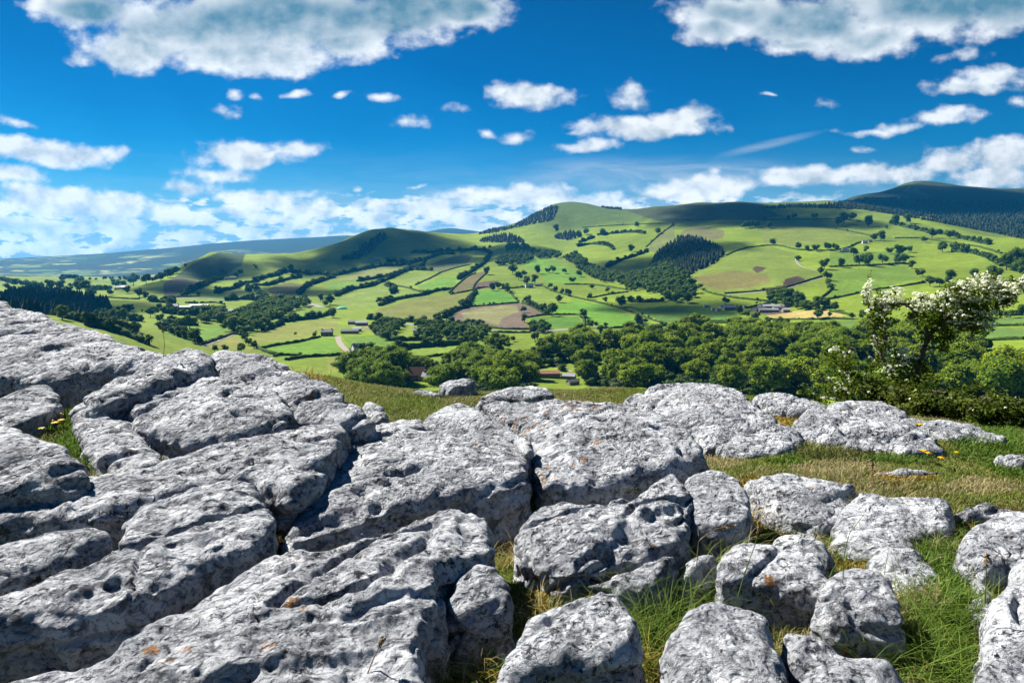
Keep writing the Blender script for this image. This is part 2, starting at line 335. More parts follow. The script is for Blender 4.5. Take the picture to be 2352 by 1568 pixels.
# project terrain vertices, to colour the fields that were surveyed in the photograph
def project(x, y, z):
    z = z - CZ; f = y * math.cos(PITCH) - z * math.sin(PITCH); up = y * math.sin(PITCH) + z * math.cos(PITCH)
    f = np.where(f > 0.05, f, 0.05); return 1176 + F * x / f, 784 - F * up / f
TU, TV = project(GX, GY, Z + CZ)
GRASS = np.array((0.175, 0.25, 0.022)); 
tcol = np.empty((NA, ND, 3)); tcol[:] = GRASS
patch = (vn(p3 / 190 + 3, 21).reshape(DD.shape) - 0.5)
tcol *= (1 + 0.45 * patch[..., None]) 
upl = sstep(fbm(p3 / 420, 3, 31).reshape(DD.shape) * 260 + (Z), 70, 190)[..., None]       # rough hill pasture higher up
tcol = tcol * (1 - upl) + np.array((0.085, 0.135, 0.026)) * upl
FIELDS = [  # colour, nearest, farthest, crop, outline
 ((.13, .24, .03), 700, 2500, 'B', '0 800 200 795 150 850 60 890 0 890'),
 ((.19, .26, .05), 700, 2500, 'B', '430 810 600 760 720 745 700 770 590 820 520 835'),
 ((.12, .24, .025), 700, 2500, 'B', '600 825 760 770 880 765 860 810 820 850 640 845'),
 ((.10, .12, .04), 900, 2800, 'B', '620 700 860 620 980 620 940 680 760 730'),
 ((.17, .25, .045), 700, 2500, 'B', '400 860 640 860 560 900 430 920'),
 ((.20, .23, .065), 700, 2500, 'B', '60 790 200 730 370 695 520 700 300 770'),
 ((.17, .25, .03), 700, 1900, 'B', '1250 850 1400 838 1520 865 1600 900 1500 935 1380 960 1330 935'),
 ((.12, .22, .022), 400, 1200, 'B', '100 1170 330 1155 400 1200 600 1210 800 1215 300 1260 180 1265'),
 ((.165, .25, .03), 400, 1200, 'B', '180 1300 560 1240 1000 1215 1110 1220 850 1275 560 1320 400 1345'),
 ((.20, .23, .045), 400, 1200, 'B', '0 1310 150 1300 340 1355 60 1400 0 1400'),
 ((.12, .21, .035), 400, 1300, 'B', '2350 1090 2351 1140 1900 1150 1600 1170 1900 1115'),
 ((.13, .215, .025), 900, 2600, 'C', '1040 600 1600 590 1550 660 1040 690'),
 ((.165, .215, .035), 1000, 3000, 'C', '560 400 1300 400 1320 480 800 560 600 545'),
 ((.16, .23, .028), 1300, 3300, 'C', '600 300 1250 300 1900 470 1480 500 1040 420 800 370'),
 ((.17, .24, .04), 900, 2600, 'M', '820 610 1060 520 1240 530 1060 600 840 690'),
 ((.13, .22, .03), 900, 2600, 'M', '480 690 800 620 850 730 520 700'),
 ((.155, .118, .085), 700, 1500, 'B', '780 1040 860 990 940 965 1090 955 1300 935 1400 970 1490 1020 1350 1035 1330 1060 1375 1112 1200 1112 1000 1078'),
 ((.205, .205, .085), 700, 1500, 'B', '900 1010 1000 980 1200 955 1280 960 1290 1000 1180 1040 1150 1090 1060 1060 920 1040'),
 ((.120, .075, .060), 900, 1800, 'B', '980 852 1000 805 1060 792 1155 790 1130 828 1050 842'),
 ((.42, .34, .12), 600, 1300, 'C', '610 1022 700 1005 800 995 930 988 1030 990 1100 1002 1160 1028 1050 1036 900 1042 650 1048'),
 ((.20, .23, .045), 500, 1500, 'M', '1130 1240 1360 1150 1640 1060 2200 985 2346 980 2346 1130 2060 1180 1900 1240 1300 1310 1180 1320'),
 ((.23, .24, .05), 500, 1300, 'M', '500 1360 930 1225 1010 1235 1080 1320 1240 1400 1000 1400'),
 ((.13, .25, .022), 400, 1300, 'M', '1300 1390 2000 1250 2346 1240 2346 1460 1660 1540 1420 1450'),
 ((.13, .24, .025), 400, 1300, 'M', '0 1060 420 1080 830 1070 860 1180 500 1290 340 1300 0 1180'),
 ((.15, .26, .03), 600, 1500, 'M', '1620 970 1900 860 2080 850 2210 900 2180 930 1950 960 1700 980'),
 ((.17, .24, .04), 600, 2000, 'B', '60 980 60 930 150 870 330 825 430 830 440 850 350 900 340 960 240 980'),
 ((.165, .185, .04), 700, 2000, 'B', '280 1030 345 980 640 900 985 868 970 900 900 960 860 985 780 1040 700 1060'),
 ((.140, .125, .045), 900, 2200, 'B', '820 870 870 820 940 760 1060 720 1080 735 1000 800 980 850 900 862'),
 ((.095, .235, .022), 700, 1800, 'B', '940 962 975 900 1010 860 1130 850 1220 870 1290 935 1090 945'),
 ((.125, .25, .022), 900, 2300, 'B', '1340 630 1500 640 1620 690 1760 760 1700 800 1480 820 1440 740 1320 700'),
 ((.12, .26, .022), 700, 1700, 'B', '1380 970 1560 950 1680 920 1900 960 2100 1050 2180 1080 1840 1100 1740 1060 1700 1020 1480 1010'),
 ((.085, .19, .022), 600, 1500, 'B', '1370 1040 1700 1030 1730 1100 1480 1110 1380 1080'),
 ((.085, .17, .026), 600, 1500, 'D', '1436 703 1480 708 1552 700 1620 703 1688 720 1712 733 1634 740 1552 742 1531 742 1485 722'),
 ((.115, .205, .04), 500, 1300, 'C', '800 1075 1000 1060 1300 1055 1300 1130 1100 1130 900 1100'),
 ((.115, .205, .04), 400, 1300, 'C', '1900 1060 2351 1030 2351 1090 2000 1100 2351 1110 2351 1180 1950 1190 1850 1150'),
 ((.155, .215, .03), 700, 2200, 'C', '110 750 330 620 640 555 820 610 860 700 960 730 960 770 700 845 520 860 330 880 170 840'),
 ((.165, .155, .045), 700, 2200, 'C', '120 760 400 720 620 745 640 800 480 840 300 850 170 820'),
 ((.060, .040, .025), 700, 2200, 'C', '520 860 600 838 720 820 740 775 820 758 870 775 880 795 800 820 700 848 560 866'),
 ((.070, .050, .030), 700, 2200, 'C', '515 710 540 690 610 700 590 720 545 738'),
 ((.125, .21, .024), 700, 2200, 'C', '1030 720 1560 690 1640 770 1320 850 1020 910 1060 830'),
 ((.145, .15, .055), 1300, 3300, 'C', '0 500 60 440 180 420 330 450 320 500 220 520 330 580 260 560 150 510'),
 ((.14, .17, .05), 1300, 3300, 'B', '2160 580 2240 480 2340 400 2351 560 2220 600'),
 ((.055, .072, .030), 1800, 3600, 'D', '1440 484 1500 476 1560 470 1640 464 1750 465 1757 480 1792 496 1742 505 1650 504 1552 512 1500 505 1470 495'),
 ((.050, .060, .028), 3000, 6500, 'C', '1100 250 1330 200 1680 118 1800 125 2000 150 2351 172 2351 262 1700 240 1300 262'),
 ((.10, .17, .03), 3800, 6500, 'C', '1550 190 1620 160 1720 225 1640 210 1560 205'),
 ((.22, .19, .13), 3800, 6500, 'C', '1575 150 1590 155 1550 190 1535 190'),
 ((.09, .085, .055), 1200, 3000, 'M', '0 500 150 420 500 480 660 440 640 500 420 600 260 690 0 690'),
 ((.11, .12, .035), 900, 2600, 'M', '1400 590 1500 530 1700 495 1900 520 1870 600 1790 680 1500 690 1440 640'),
 ((.045, .085, .032), 1500, 3300, 'M', '380 240 740 85 900 100 1100 95 1050 260 800 400 500 470 150 420'),  # cloud shade on the left hill, painted into the ground colour
]
for colr, d0, d1, crop, txt in FIELDS:
    m = inpoly(TU, TV, P(crop, txt)) & (DD > d0) & (DD < d1)
    m &= np.abs(AZ) < 0.75
    tcol[m] = colr
farm = sstep(DD, 4600, 5600)[..., None]
fine = (0.80 + 0.5 * vn(p3 / 9, 77).reshape(DD.shape) * vn(p3 / 38, 78).reshape(DD.shape) + 0.14 * vn(p3 / 3, 79).reshape(DD.shape))[..., None]
hilltop = (1 - sstep(DD, 9, 40))[..., None]
tcol = np.where(DD[..., None] > 60, tcol * fine * 1.08, tcol)
tcol = tcol * (1 - hilltop) + np.array((0.075, 0.085, 0.03)) * hilltop
# mesh
vi = np.arange(NA * ND).reshape(NA, ND)
q = np.stack([vi[:-1, :-1], vi[1:, :-1], vi[1:, 1:], vi[:-1, 1:]], -1).reshape(-1, 4)[:, ::-1]
gv = np.stack([GX, GY, Z + CZ], -1).reshape(-1, 3)
gv = np.vstack([gv, [[0, 0, Z[:, 0].mean() + CZ]]]); c0 = len(gv) - 1
tri = np.stack([vi[:-1, 0], vi[1:, 0], np.full(NA - 1, c0)], -1)[:, ::-1]
vcol = np.concatenate([np.concatenate([tcol, farm], -1).reshape(-1, 4), [[.08, .09, .03, 0]]])
gm, t, b = material('pasture', 0.95, 0.1)
at = t.new('ShaderNodeAttribute'); at.attribute_name = 'Col'
pos = t.new('ShaderNodeNewGeometry').outputs['Position']
flat = t.v('MULTIPLY', pos, (1, 1, 0))
dcam = t.v('LENGTH', flat)
turf = t.mix(t.step(t.noise(pos, 5, 5, 0.65), 0.35, 0.7), (0.09, 0.125, 0.022, 1), (0.30, 0.25, 0.10, 1))
fn = t.noise(flat, 0.16, 6, 0.7)
cc = t.mix(t.step(fn, 0.3, 0.7), t.mix(1.0, at.outputs['Color'], (0.8, 0.8, 0.8, 1), 'MULTIPLY'), t.mix(1.0, at.outputs['Color'], (1.2, 1.17, 1.1, 1), 'MULTIPLY'))
# far farmland: a patchwork of meadows, hedges and woods
fv = t.new('ShaderNodeTexVoronoi'); t.put(fv.inputs['Vector'], t.v('ADD', flat, t.v('SCALE', t.noise(flat, 0.004, 3, 0.5, out=1), scale=260))); fv.inputs['Scale'].default_value = 1 / 230
fe = t.vor(t.v('ADD', flat, t.v('SCALE', t.noise(flat, 0.004, 3, 0.5, out=1), scale=260)), 1 / 230, 'DISTANCE_TO_EDGE')
sepc = t.new('ShaderNodeSeparateColor'); t.l.new(fv.outputs['Color'], sepc.inputs[0])
pc = t.mix(sepc.outputs[0], (0.10, 0.20, 0.03, 1), (0.52, 0.52, 0.18, 1))
pc = t.mix(t.step(sepc.outputs[1], 0.62, 0.7), pc, (0.03, 0.06, 0.02, 1))
pc = t.mix(t.step(fe, 0.10, 0.04), pc, (0.02, 0.04, 0.015, 1))
wd = t.step(t.noise(flat, 0.0016, 5, 0.65), 0.44, 0.52)
hz = t.new('ShaderNodeSeparateXYZ'); t.l.new(pos, hz.inputs[0])
moor = t.step(t.m('ADD', hz.outputs[2], t.m('MULTIPLY', t.noise(flat, 0.0012, 3, 0.5), 160)), 70, 130)
pc = t.mix(t.m('MAXIMUM', wd, moor), pc, (0.022, 0.042, 0.02, 1))
cc = t.mix(at.outputs['Alpha'], cc, pc)
cc = t.mix(t.step(dcam, 25, 12), cc, turf)
t.l.new(t.mix(1.0, cc, (AK, AK, AK, 1), 'MULTIPLY'), b.inputs['Base Color'])
bp = t.new('ShaderNodeBump'); bp.inputs['Strength'].default_value = 0.5; bp.inputs['Distance'].default_value = 0.05
t.l.new(t.noise(pos, 14, 5, 0.7), bp.inputs['Height']); t.l.new(bp.outputs[0], b.inputs['Normal'])
g = obj('ground', mesh('ground', gv, [q, tri], [gm], smooth=True, col=vcol)); tag(g, kind='structure')
# ------------------------------------------------------------------ valley: roads, woods, hedges, trees, farms
M_tarmac = plain('asphalt', (0.30, 0.30, 0.29), 0.9, 0.15, 0.3)
M_track = plain('stone_track', (0.36, 0.32, 0.25), 0.95, 0.2, 0.5)
M_yard = plain('farm_yard', (0.27, 0.20, 0.15), 0.95, 0.3, 0.15)
M_tree = leafy('broadleaf', (0.035, 0.08, 0.006), (0.13, 0.21, 0.012), 0.3, 0.5)
M_wood = leafy('young_oak_leaf', (0.13, 0.23, 0.004), (0.42, 0.50, 0.012), 0.5, 0.58)
M_pale = leafy('pale_bush', (0.12, 0.15, 0.07), (0.30, 0.30, 0.22), 0.4, 0.3)
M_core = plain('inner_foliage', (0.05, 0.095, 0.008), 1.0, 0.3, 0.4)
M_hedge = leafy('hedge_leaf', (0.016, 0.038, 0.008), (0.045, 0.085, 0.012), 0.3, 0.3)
M_conif = leafy('conifer_needles', (0.008, 0.022, 0.010), (0.026, 0.050, 0.016), 0.05, 0.2, 0.05)
M_bark = plain('bark', (0.09, 0.07, 0.05), 0.95, 0.4, 3)
def drape(pts, step=5.0, dmin=110.0):
    """pixel polyline -> evenly spaced ground points (x, y)"""
    w = []
    for (u0, v0), (u1, v1) in zip(pts[:-1], pts[1:]):
        n = max(2, int(math.hypot(u1 - u0, v1 - v0) / 6))
        for k in range(n): w.append(pick(u0 + (u1 - u0) * k / n, v0 + (v1 - v0) * k / n, dmin))
    w.append(pick(*pts[-1], dmin)); w = [p for p in w if p]
    if len(w) < 2: return None
    a = np.array(w)[:, :2]; keep = [0]
    for i in range(1, len(a)):
        if np.linalg.norm(a[i] - a[keep[-1]]) < 260: keep.append(i)
    a = a[keep]
    for _ in range(2): a[1:-1] = (a[:-2] + 2 * a[1:-1] + a[2:]) / 4
    s = np.concatenate([[0], np.cumsum(np.linalg.norm(np.diff(a, axis=0), axis=1))])
    if s[-1] < step * 2: return None
    t = np.linspace(0, s[-1], int(s[-1] / step) + 2)
    return np.stack([np.interp(t, s, a[:, 0]), np.interp(t, s, a[:, 1])], 1)
def ribbon(name, pts, width, mat, lift=0.25):
    a = drape(pts, 4.0)
    if a is None: return
    tn = np.gradient(a, axis=0); tn /= np.linalg.norm(tn, axis=1)[:, None] + 1e-9; nr = np.stack([-tn[:, 1], tn[:, 0]], 1)
    vs = []
    for k in (-1, -0.33, 0.33, 1):
        p = a + nr * width / 2 * k; vs.append(np.column_stack([p, zat(p[:, 0], p[:, 1]) + lift]))
    n = len(a); V = np.concatenate(vs); i = np.arange(n - 1)
    f = np.concatenate([np.stack([i + n * k, i + n * (k + 1), i + n * (k + 1) + 1, i + n * k + 1], 1) for k in range(3)])[:, ::-1]
    return tag(obj(name, mesh(name, V, f, [mat])), kind='structure')
ribbon('main_road', P('B', '400 1075 500 1080 610 1089 760 1100 905 1112 1100 1126 1250 1131 1370 1133 1490 1127 1600 1119 1730 1110 1850 1104 2000 1098 2150 1089 2290 1080') + P('C', '0 1077 120 1073 250 1070 400 1068 580 1067'), 11, M_tarmac)
ribbon('lane', P('B', '2290 1080 2200 1055 2120 1025 2050 1000'), 6, M_track)
ribbon('lane', P('B', '70 1165 72 1195 95 1235 150 1277 175 1292 230 1308 310 1330 395 1358'), 6, M_track)
ribbon('lane', P('B', '1523 1345 1560 1368 1600 1385 1640 1406'), 5, M_track)
ribbon('lane', P('M', '490 1348 640 1300 780 1250 925 1198'), 6, M_tarmac)
ribbon('road', P('M', '1810 745 1900 760 1990 790 2130 830'), 11, M_tarmac)
ribbon('road', P('M', '0 720 250 715 500 705 800 735'), 9, M_tarmac)
ribbon('lane', P('C', '330 887 520 870 720 850 860 805 985 768'), 5, M_track)
ribbon('track', P('C', '808 640 820 680 862 702 920 715 960 724'), 4, M_track)
ribbon('track', P('B', '1130 1215 1160 1216 1250 1210'), 5, M_track)
ribbon('lane', P('M', '1110 840 1000 860 900 900'), 7, M_tarmac)
def sheet(name, poly, mat, lift=0.2):
    a = np.array([pick(*p)[:2] for p in poly]); c = a.mean(0)
    rings = [c + (a - c) * k for k in (1, .75, .5, .25)]; n = len(a)
    V = np.concatenate([np.column_stack([r, zat(r[:, 0], r[:, 1]) + lift]) for r in rings] + [np.array([[*c, zat(*c) + lift]])])
    i = np.arange(n); j = (i + 1) % n
    f = np.concatenate([np.stack([i + n * k, j + n * k, j + n * (k + 1), i + n * (k + 1)], 1) for k in range(3)]); tr = np.stack([i + 3 * n, j + 3 * n, np.full(n, 4 * n)], 1)
    return tag(obj(name, mesh(name, V, [f, tr], [mat])), kind='structure')
sheet('yard', P('B', '230 1105 280 1085 355 1085 330 1105 260 1115'), M_yard)
sheet('yard', P('C', '480 985 560 960 700 950 790 990 740 1005 600 1018'), M_yard)
sheet('yard', P('B', '1590 1425 1640 1410 1680 1420 1650 1445 1600 1440'), M_yard)

# --- crowns
def ico(sub=1):
    import bmesh
    bm = bmesh.new(); bmesh.ops.create_icosphere(bm, subdivisions=sub, radius=1)
    v = np.array([x.co[:] for x in bm.verts]); f = np.array([[x.index for x in q.verts] for q in bm.faces]); bm.free(); return v, f
ICO0, ICO1 = ico(1), ico(2)
def leaves(p, n, size, r, jit=0.9, aspect=0.65):
    """flat leaf quads at p, roughly facing n"""
    k = len(p); nn = n + r.normal(0, jit * 0.5, (k, 3)); nn /= np.linalg.norm(nn, axis=1)[:, None] + 1e-9
    t = np.cross(nn, r.normal(0, 1, (k, 3))); t /= np.linalg.norm(t, axis=1)[:, None] + 1e-9; b = np.cross(nn, t)
    s = (size * r.uniform(0.6, 1.35, k))[:, None]
    v = np.stack([p - t * s, p - b * s * aspect, p + t * s, p + b * s * aspect], 1).reshape(-1, 3)
    return v, np.arange(4 * k).reshape(-1, 4)
def lobes(r, n, semi, cz, rad):
    c = r.normal(0, 1, (n, 3)); c /= np.linalg.norm(c, axis=1)[:, None]; c *= (r.uniform(0.25, 1, n) ** 0.5)[:, None] * np.array(semi); c[:, 2] += cz
    return c, r.uniform(*rad, n)
def crown(seed, nl, nleaf, leaf, semi=(.33, .33, .27), cz=.58, rad=(.12, .22), sub=0):
    """unit-height crown: lumpy dark heart and a coat of leaf clumps; returns verts, tris, quads"""
    r = np.random.default_rng(seed); c, ra = lobes(r, nl, semi, cz, rad)
    iv, jf = (ICO0, ICO1)[sub]; V = []; Tn = []; o = 0
    for k in range(nl):
        v = c[k] + iv * ra[k] * 0.86 * (1 + 0.22 * r.normal(0, 1, (len(iv), 1)).clip(-1.5, 1.5)) * np.array([1, 1, .85]); V.append(v); Tn.append(jf + o); o += len(v)
    k = r.choice(nl, nleaf * 2, p=ra ** 2 / (ra ** 2).sum()); n = r.normal(0, 1, (len(k), 3)); n[:, 2] += 0.25; n /= np.linalg.norm(n, axis=1)[:, None]
    p = c[k] + n * ra[k][:, None] * r.uniform(.86, 1.18, len(k))[:, None] * np.array([1, 1, .85])
    d = np.linalg.norm((p[:, None] - c[None]) / (ra * .86)[None, :, None], axis=2); ok = (d > 0.98).all(1) & (p[:, 2] > .1)
    p, n = p[ok][:nleaf], n[ok][:nleaf]
    lv, lf = leaves(p, n, leaf, r, 1.0); return np.concatenate(V), np.concatenate(Tn), lv, lf
def crown_mesh(name, mat, *a, **k):
    v, tf, lv, lf = crown(*a, **k)
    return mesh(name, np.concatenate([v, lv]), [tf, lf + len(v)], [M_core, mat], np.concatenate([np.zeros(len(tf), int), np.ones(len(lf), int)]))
def tube(pts, rad, n=6, cap=True):
    pts = np.asarray(pts, float); rad = np.asarray(rad, float); k = len(pts)
    tn = np.gradient(pts, axis=0); tn /= np.linalg.norm(tn, axis=1)[:, None] + 1e-9
    up = np.where(np.abs(tn[:, 2:3]) > 0.9, np.array([[1., 0, 0]]), np.array([[0, 0, 1.]])); a = np.cross(tn, up); a /= np.linalg.norm(a, axis=1)[:, None] + 1e-9; b = np.cross(tn, a)
    th = np.linspace(0, 2 * math.pi, n, endpoint=False)
    V = (pts[:, None] + rad[:, None, None] * (np.cos(th)[None, :, None] * a[:, None] + np.sin(th)[None, :, None] * b[:, None])).reshape(-1, 3)
    i = np.arange(k - 1)[:, None] * n; j = np.arange(n)[None]; j2 = (j + 1) % n
    return V, np.stack([i + j, i + j2, i + n + j2, i + n + j], -1).reshape(-1, 4)
def join(parts):
    V = []; Fq = []; o = 0
    for v, f in parts: V.append(v); Fq.append(f + o); o += len(v)
    return np.concatenate(V), np.concatenate(Fq)
def trunk_mesh(seed, mat):
    r = np.random.default_rng(seed); ps = [tube([(0, 0, -.05), (0.01, 0, .1), (0, .01, .3), (.01, 0, .5)], [.036, .027, .02, .012])]
    for k in range(4):
        a = k * 1.6 + r.uniform(-.4, .4); s = r.uniform(.16, .3); e = s + r.uniform(.22, .3)
        ps.append(tube([(0, 0, s), (.1 * math.cos(a), .1 * math.sin(a), (s + e) / 2), (.24 * math.cos(a), .24 * math.sin(a), e)], [.016, .011, .005], 5))
    v, f = join(ps); return mesh('trunk', v, f, [mat])
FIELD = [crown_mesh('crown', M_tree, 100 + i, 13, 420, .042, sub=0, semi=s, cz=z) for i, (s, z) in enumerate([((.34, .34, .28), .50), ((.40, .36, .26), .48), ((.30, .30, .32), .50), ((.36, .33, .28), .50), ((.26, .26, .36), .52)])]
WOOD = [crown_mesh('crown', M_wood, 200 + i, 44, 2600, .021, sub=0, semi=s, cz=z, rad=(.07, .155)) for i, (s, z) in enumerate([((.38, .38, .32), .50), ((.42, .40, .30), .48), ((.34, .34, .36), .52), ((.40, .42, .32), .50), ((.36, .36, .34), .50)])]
TRUNK = [trunk_mesh(300 + i, M_bark) for i in range(3)]
def blobset(seed, n, leaf=.07): 
    v, tf, lv, lf = crown(seed, n, 110, leaf, rad=(.18, .28)); return v, tf, lv, lf
LOWCROWN = [blobset(400 + i, 6) for i in range(6)]
def merge_crowns(name, items, mat, mats=None):
    """many far crowns that read as one mass: items = (x, y, z, width, height)"""
    V = []; T = []; Q = []; o = 0; r = np.random.default_rng(len(items))
    for k, (x, y, z, w, h) in enumerate(items):
        v, tf, lv, lf = LOWCROWN[k % 6]; a = r.uniform(0, 6.28); c, s = math.cos(a), math.sin(a)
        M = np.array([[c * w, s * w, 0], [-s * w, c * w, 0], [0, 0, h]])
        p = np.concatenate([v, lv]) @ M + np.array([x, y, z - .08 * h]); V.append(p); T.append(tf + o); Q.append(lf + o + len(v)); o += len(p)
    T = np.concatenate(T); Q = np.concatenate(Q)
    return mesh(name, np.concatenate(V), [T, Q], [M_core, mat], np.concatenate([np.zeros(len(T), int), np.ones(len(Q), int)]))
def conifer_mass(name, items):
    r = np.random.default_rng(len(items)); base = []; th = np.linspace(0, 2 * math.pi, 6, endpoint=False); o = 0; V = []; T = []
    for x, y, z, w, h in items:
        for lo, hi, ra in ((.05, .55, .5), (.32, .80, .36), (.60, 1.0, .22)):
            a = th + r.uniform(0, 1); rr = ra * w * r.uniform(.7, 1.25, 6)
            v = np.column_stack([x + rr * np.cos(a), y + rr * np.sin(a), z + h * (lo + r.uniform(-.04, .04, 6))]); V.append(np.vstack([v, [[x, y, z + h * hi]]]))
            i = np.arange(6); T.append(np.stack([i, (i + 1) % 6, np.full(6, 6)], 1) + o); o += 7
    return mesh(name, np.concatenate(V), np.concatenate(T), [M_conif], smooth=False)
def area(poly, spacing, dmin=400, dmax=6500, jitter=.45):
    """ground points inside an outline read from the photograph"""
    pts = [pick(*p, 200, dmax) for p in poly]; pts = np.array([p[:2] for p in pts if p]); 
    x0, y0 = pts.min(0) - 30; x1, y1 = pts.max(0) + 30
    gx, gy = np.meshgrid(np.arange(x0, x1, spacing), np.arange(y0, y1, spacing)); gx = gx.ravel() + rng.uniform(-jitter, jitter, gx.size) * spacing; gy = gy.ravel() + rng.uniform(-jitter, jitter, gy.size) * spacing
    z = zat(gx, gy); u, v = project(gx, gy, z); d = np.hypot(gx, gy); ok = inpoly(u, v, poly) & (d > dmin) & (d < dmax)
    return gx[ok], gy[ok], z[ok]
def size_of(kind):
    return kind
def conifers(label, crop, txt, spacing=13, h=17, dmin=800, dmax=6500):
    x, y, z = area(P(crop, txt), spacing, dmin, dmax)
    if len(x) == 0: return
    if len(x) > 9000: k = rng.choice(len(x), 9000, False); x, y, z = x[k], y[k], z[k]
    hh = h * rng.uniform(.75, 1.2, len(x)); it = np.stack([x, y, z, np.maximum(hh * .42, spacing * .95), hh], 1)
    o = obj('conifer_plantation', conifer_mass('conifer_plantation', it)); tag(o, label, 'woodland', kind='stuff'); return o
conifers('dark conifer plantation on the valley floor behind the big left boulder', 'L', '0 760 60 690 180 640 330 620 700 620 950 670 1200 720 1450 770 1520 830 1500 880 1200 900 1150 940 780 950 660 930 0 930', 11, 14, 700, 2600)
conifers('small dark conifer clump on the low green skyline at left', 'L', '820 430 850 405 950 402 1040 425 1070 450 900 440', 12, 12, 1500, 4200)
conifers('slanting conifer strip on the left face of the rounded middle hill', 'B', '85 640 180 600 260 540 350 475 395 470 400 500 340 545 280 605 210 645 100 655', 12, 11, 1500, 3600)
conifers('conifer belt climbing the left shoulder of the highest central hill', 'B', '1015 478 1100 448 1250 423 1380 350 1500 290 1560 290 1520 385 1440 395 1300 425 1130 465', 12, 11, 1800, 4000)
conifers('dark oval conifer wood at the foot of the highest central hill', 'B', '1030 520 1120 490 1230 480 1330 515 1320 535 1030 530', 12, 13, 1500, 3600)
conifers('small conifer cap on the skyline right of the highest central hill', 'B', '1845 293 1950 296 2000 312 1900 305', 11, 11, 2000, 4500)
conifers('small conifer block among fields below the central hill', 'B', '1520 500 1620 462 1700 467 1720 495 1620 515', 13, 15, 1300, 3500)
conifers('steep conifer wood in the ravine beside the big round pasture', 'C', '0 510 80 500 150 510 240 550 330 600 300 650 200 705 100 745 0 770', 10, 14, 900, 2600)
conifers('upper conifer wood on the left lip of the ravine', 'B', '2230 600 2290 560 2351 520 2351 760 2280 740 2180 720 2190 660', 10, 14, 900, 2600)
conifers('long line of conifers along the skyline above the green pasture', 'C', '590 300 700 285 850 280 1000 285 1250 296 1500 335 1700 375 2000 432 2351 500 2351 510 2000 440 1700 385 1500 348 1250 310 850 296 590 304', 11, 11, 1500, 3300)
conifers('broad dark forest on the slopes below the bare mountain', 'C', '1250 300 1400 270 1700 245 1900 262 2351 265 2351 500 2000 420 1600 345', 19, 15, 2500, 5200)
conifers('dark forest flank under the mountain summit ridge', 'C', '1000 285 1300 240 1500 235 1700 250 1500 290 1300 300', 19, 14, 2800, 5200)

def mass(label, crop, txt, spacing, w, dmin=400, dmax=3500, mat=None, name='woodland'):
    x, y, z = area(P(crop, txt), spacing, dmin, dmax)
    if len(x) == 0: return
    if len(x) > 900: k = rng.choice(len(x), 900, False); x, y, z = x[k], y[k], z[k]
    ww = w * rng.uniform(.75, 1.3, len(x)); o = obj(name, merge_crowns(name, np.stack([x, y, z, ww, ww * rng.uniform(.8, 1.1, len(x))], 1), mat or M_tree)); return tag(o, label, 'woodland', kind='stuff')
mass('mixed broadleaf wood filling the ravine below the conifers', 'B', '1590 640 1680 620 1800 705 1900 750 2000 770 2150 740 2200 660 2351 600 2351 940 2250 915 2150 870 2040 855 1960 810 1850 800 1760 760 1680 700', 15, 15)
mass('broadleaf wood at the bottom of the ravine beside the pasture', 'C', '0 745 80 745 140 800 170 850 120 900 60 930 0 940', 15, 15)
mass('dark wood between the middle hill and the ravine fields', 'B', '1190 560 1330 550 1400 600 1560 600 1580 640 1400 640 1320 690 1150 690 1150 645 1230 630', 18, 16)
mass('wood along the valley road above the white house', 'B', '600 1110 700 1095 900 1110 1090 1150 1060 1200 880 1185 690 1190 620 1150', 12, 12)
mass('thick wooded patch left of the valley road wood', 'B', '290 1125 370 1075 520 1085 480 1145 400 1200 330 1165', 12, 11)
mass('large riverside wood in the valley below the left hills', 'M', '840 1190 840 1060 950 970 1100 920 1250 800 1400 760 1800 770 1960 800 1880 860 1600 960 1640 1000 1400 1090 1340 1160 1130 1210', 14, 15)
mass('wooded patch beside the long white sheds', 'M', '480 1060 520 950 640 910 800 900 830 980 870 1060 700 1070', 14, 15)
mass('dark wood behind the grey roofed farm below the pasture', 'C', '610 880 700 860 800 880 860 920 900 960 1030 960 1000 990 780 985 640 950', 12, 13)
mass('wood at the right edge above the white blossom', 'C', '2200 660 2351 600 2351 760 2200 700', 14, 14)
mass('clump of dark trees between central fields', 'B', '1360 1105 1480 1100 1480 1150 1380 1155', 11, 12)

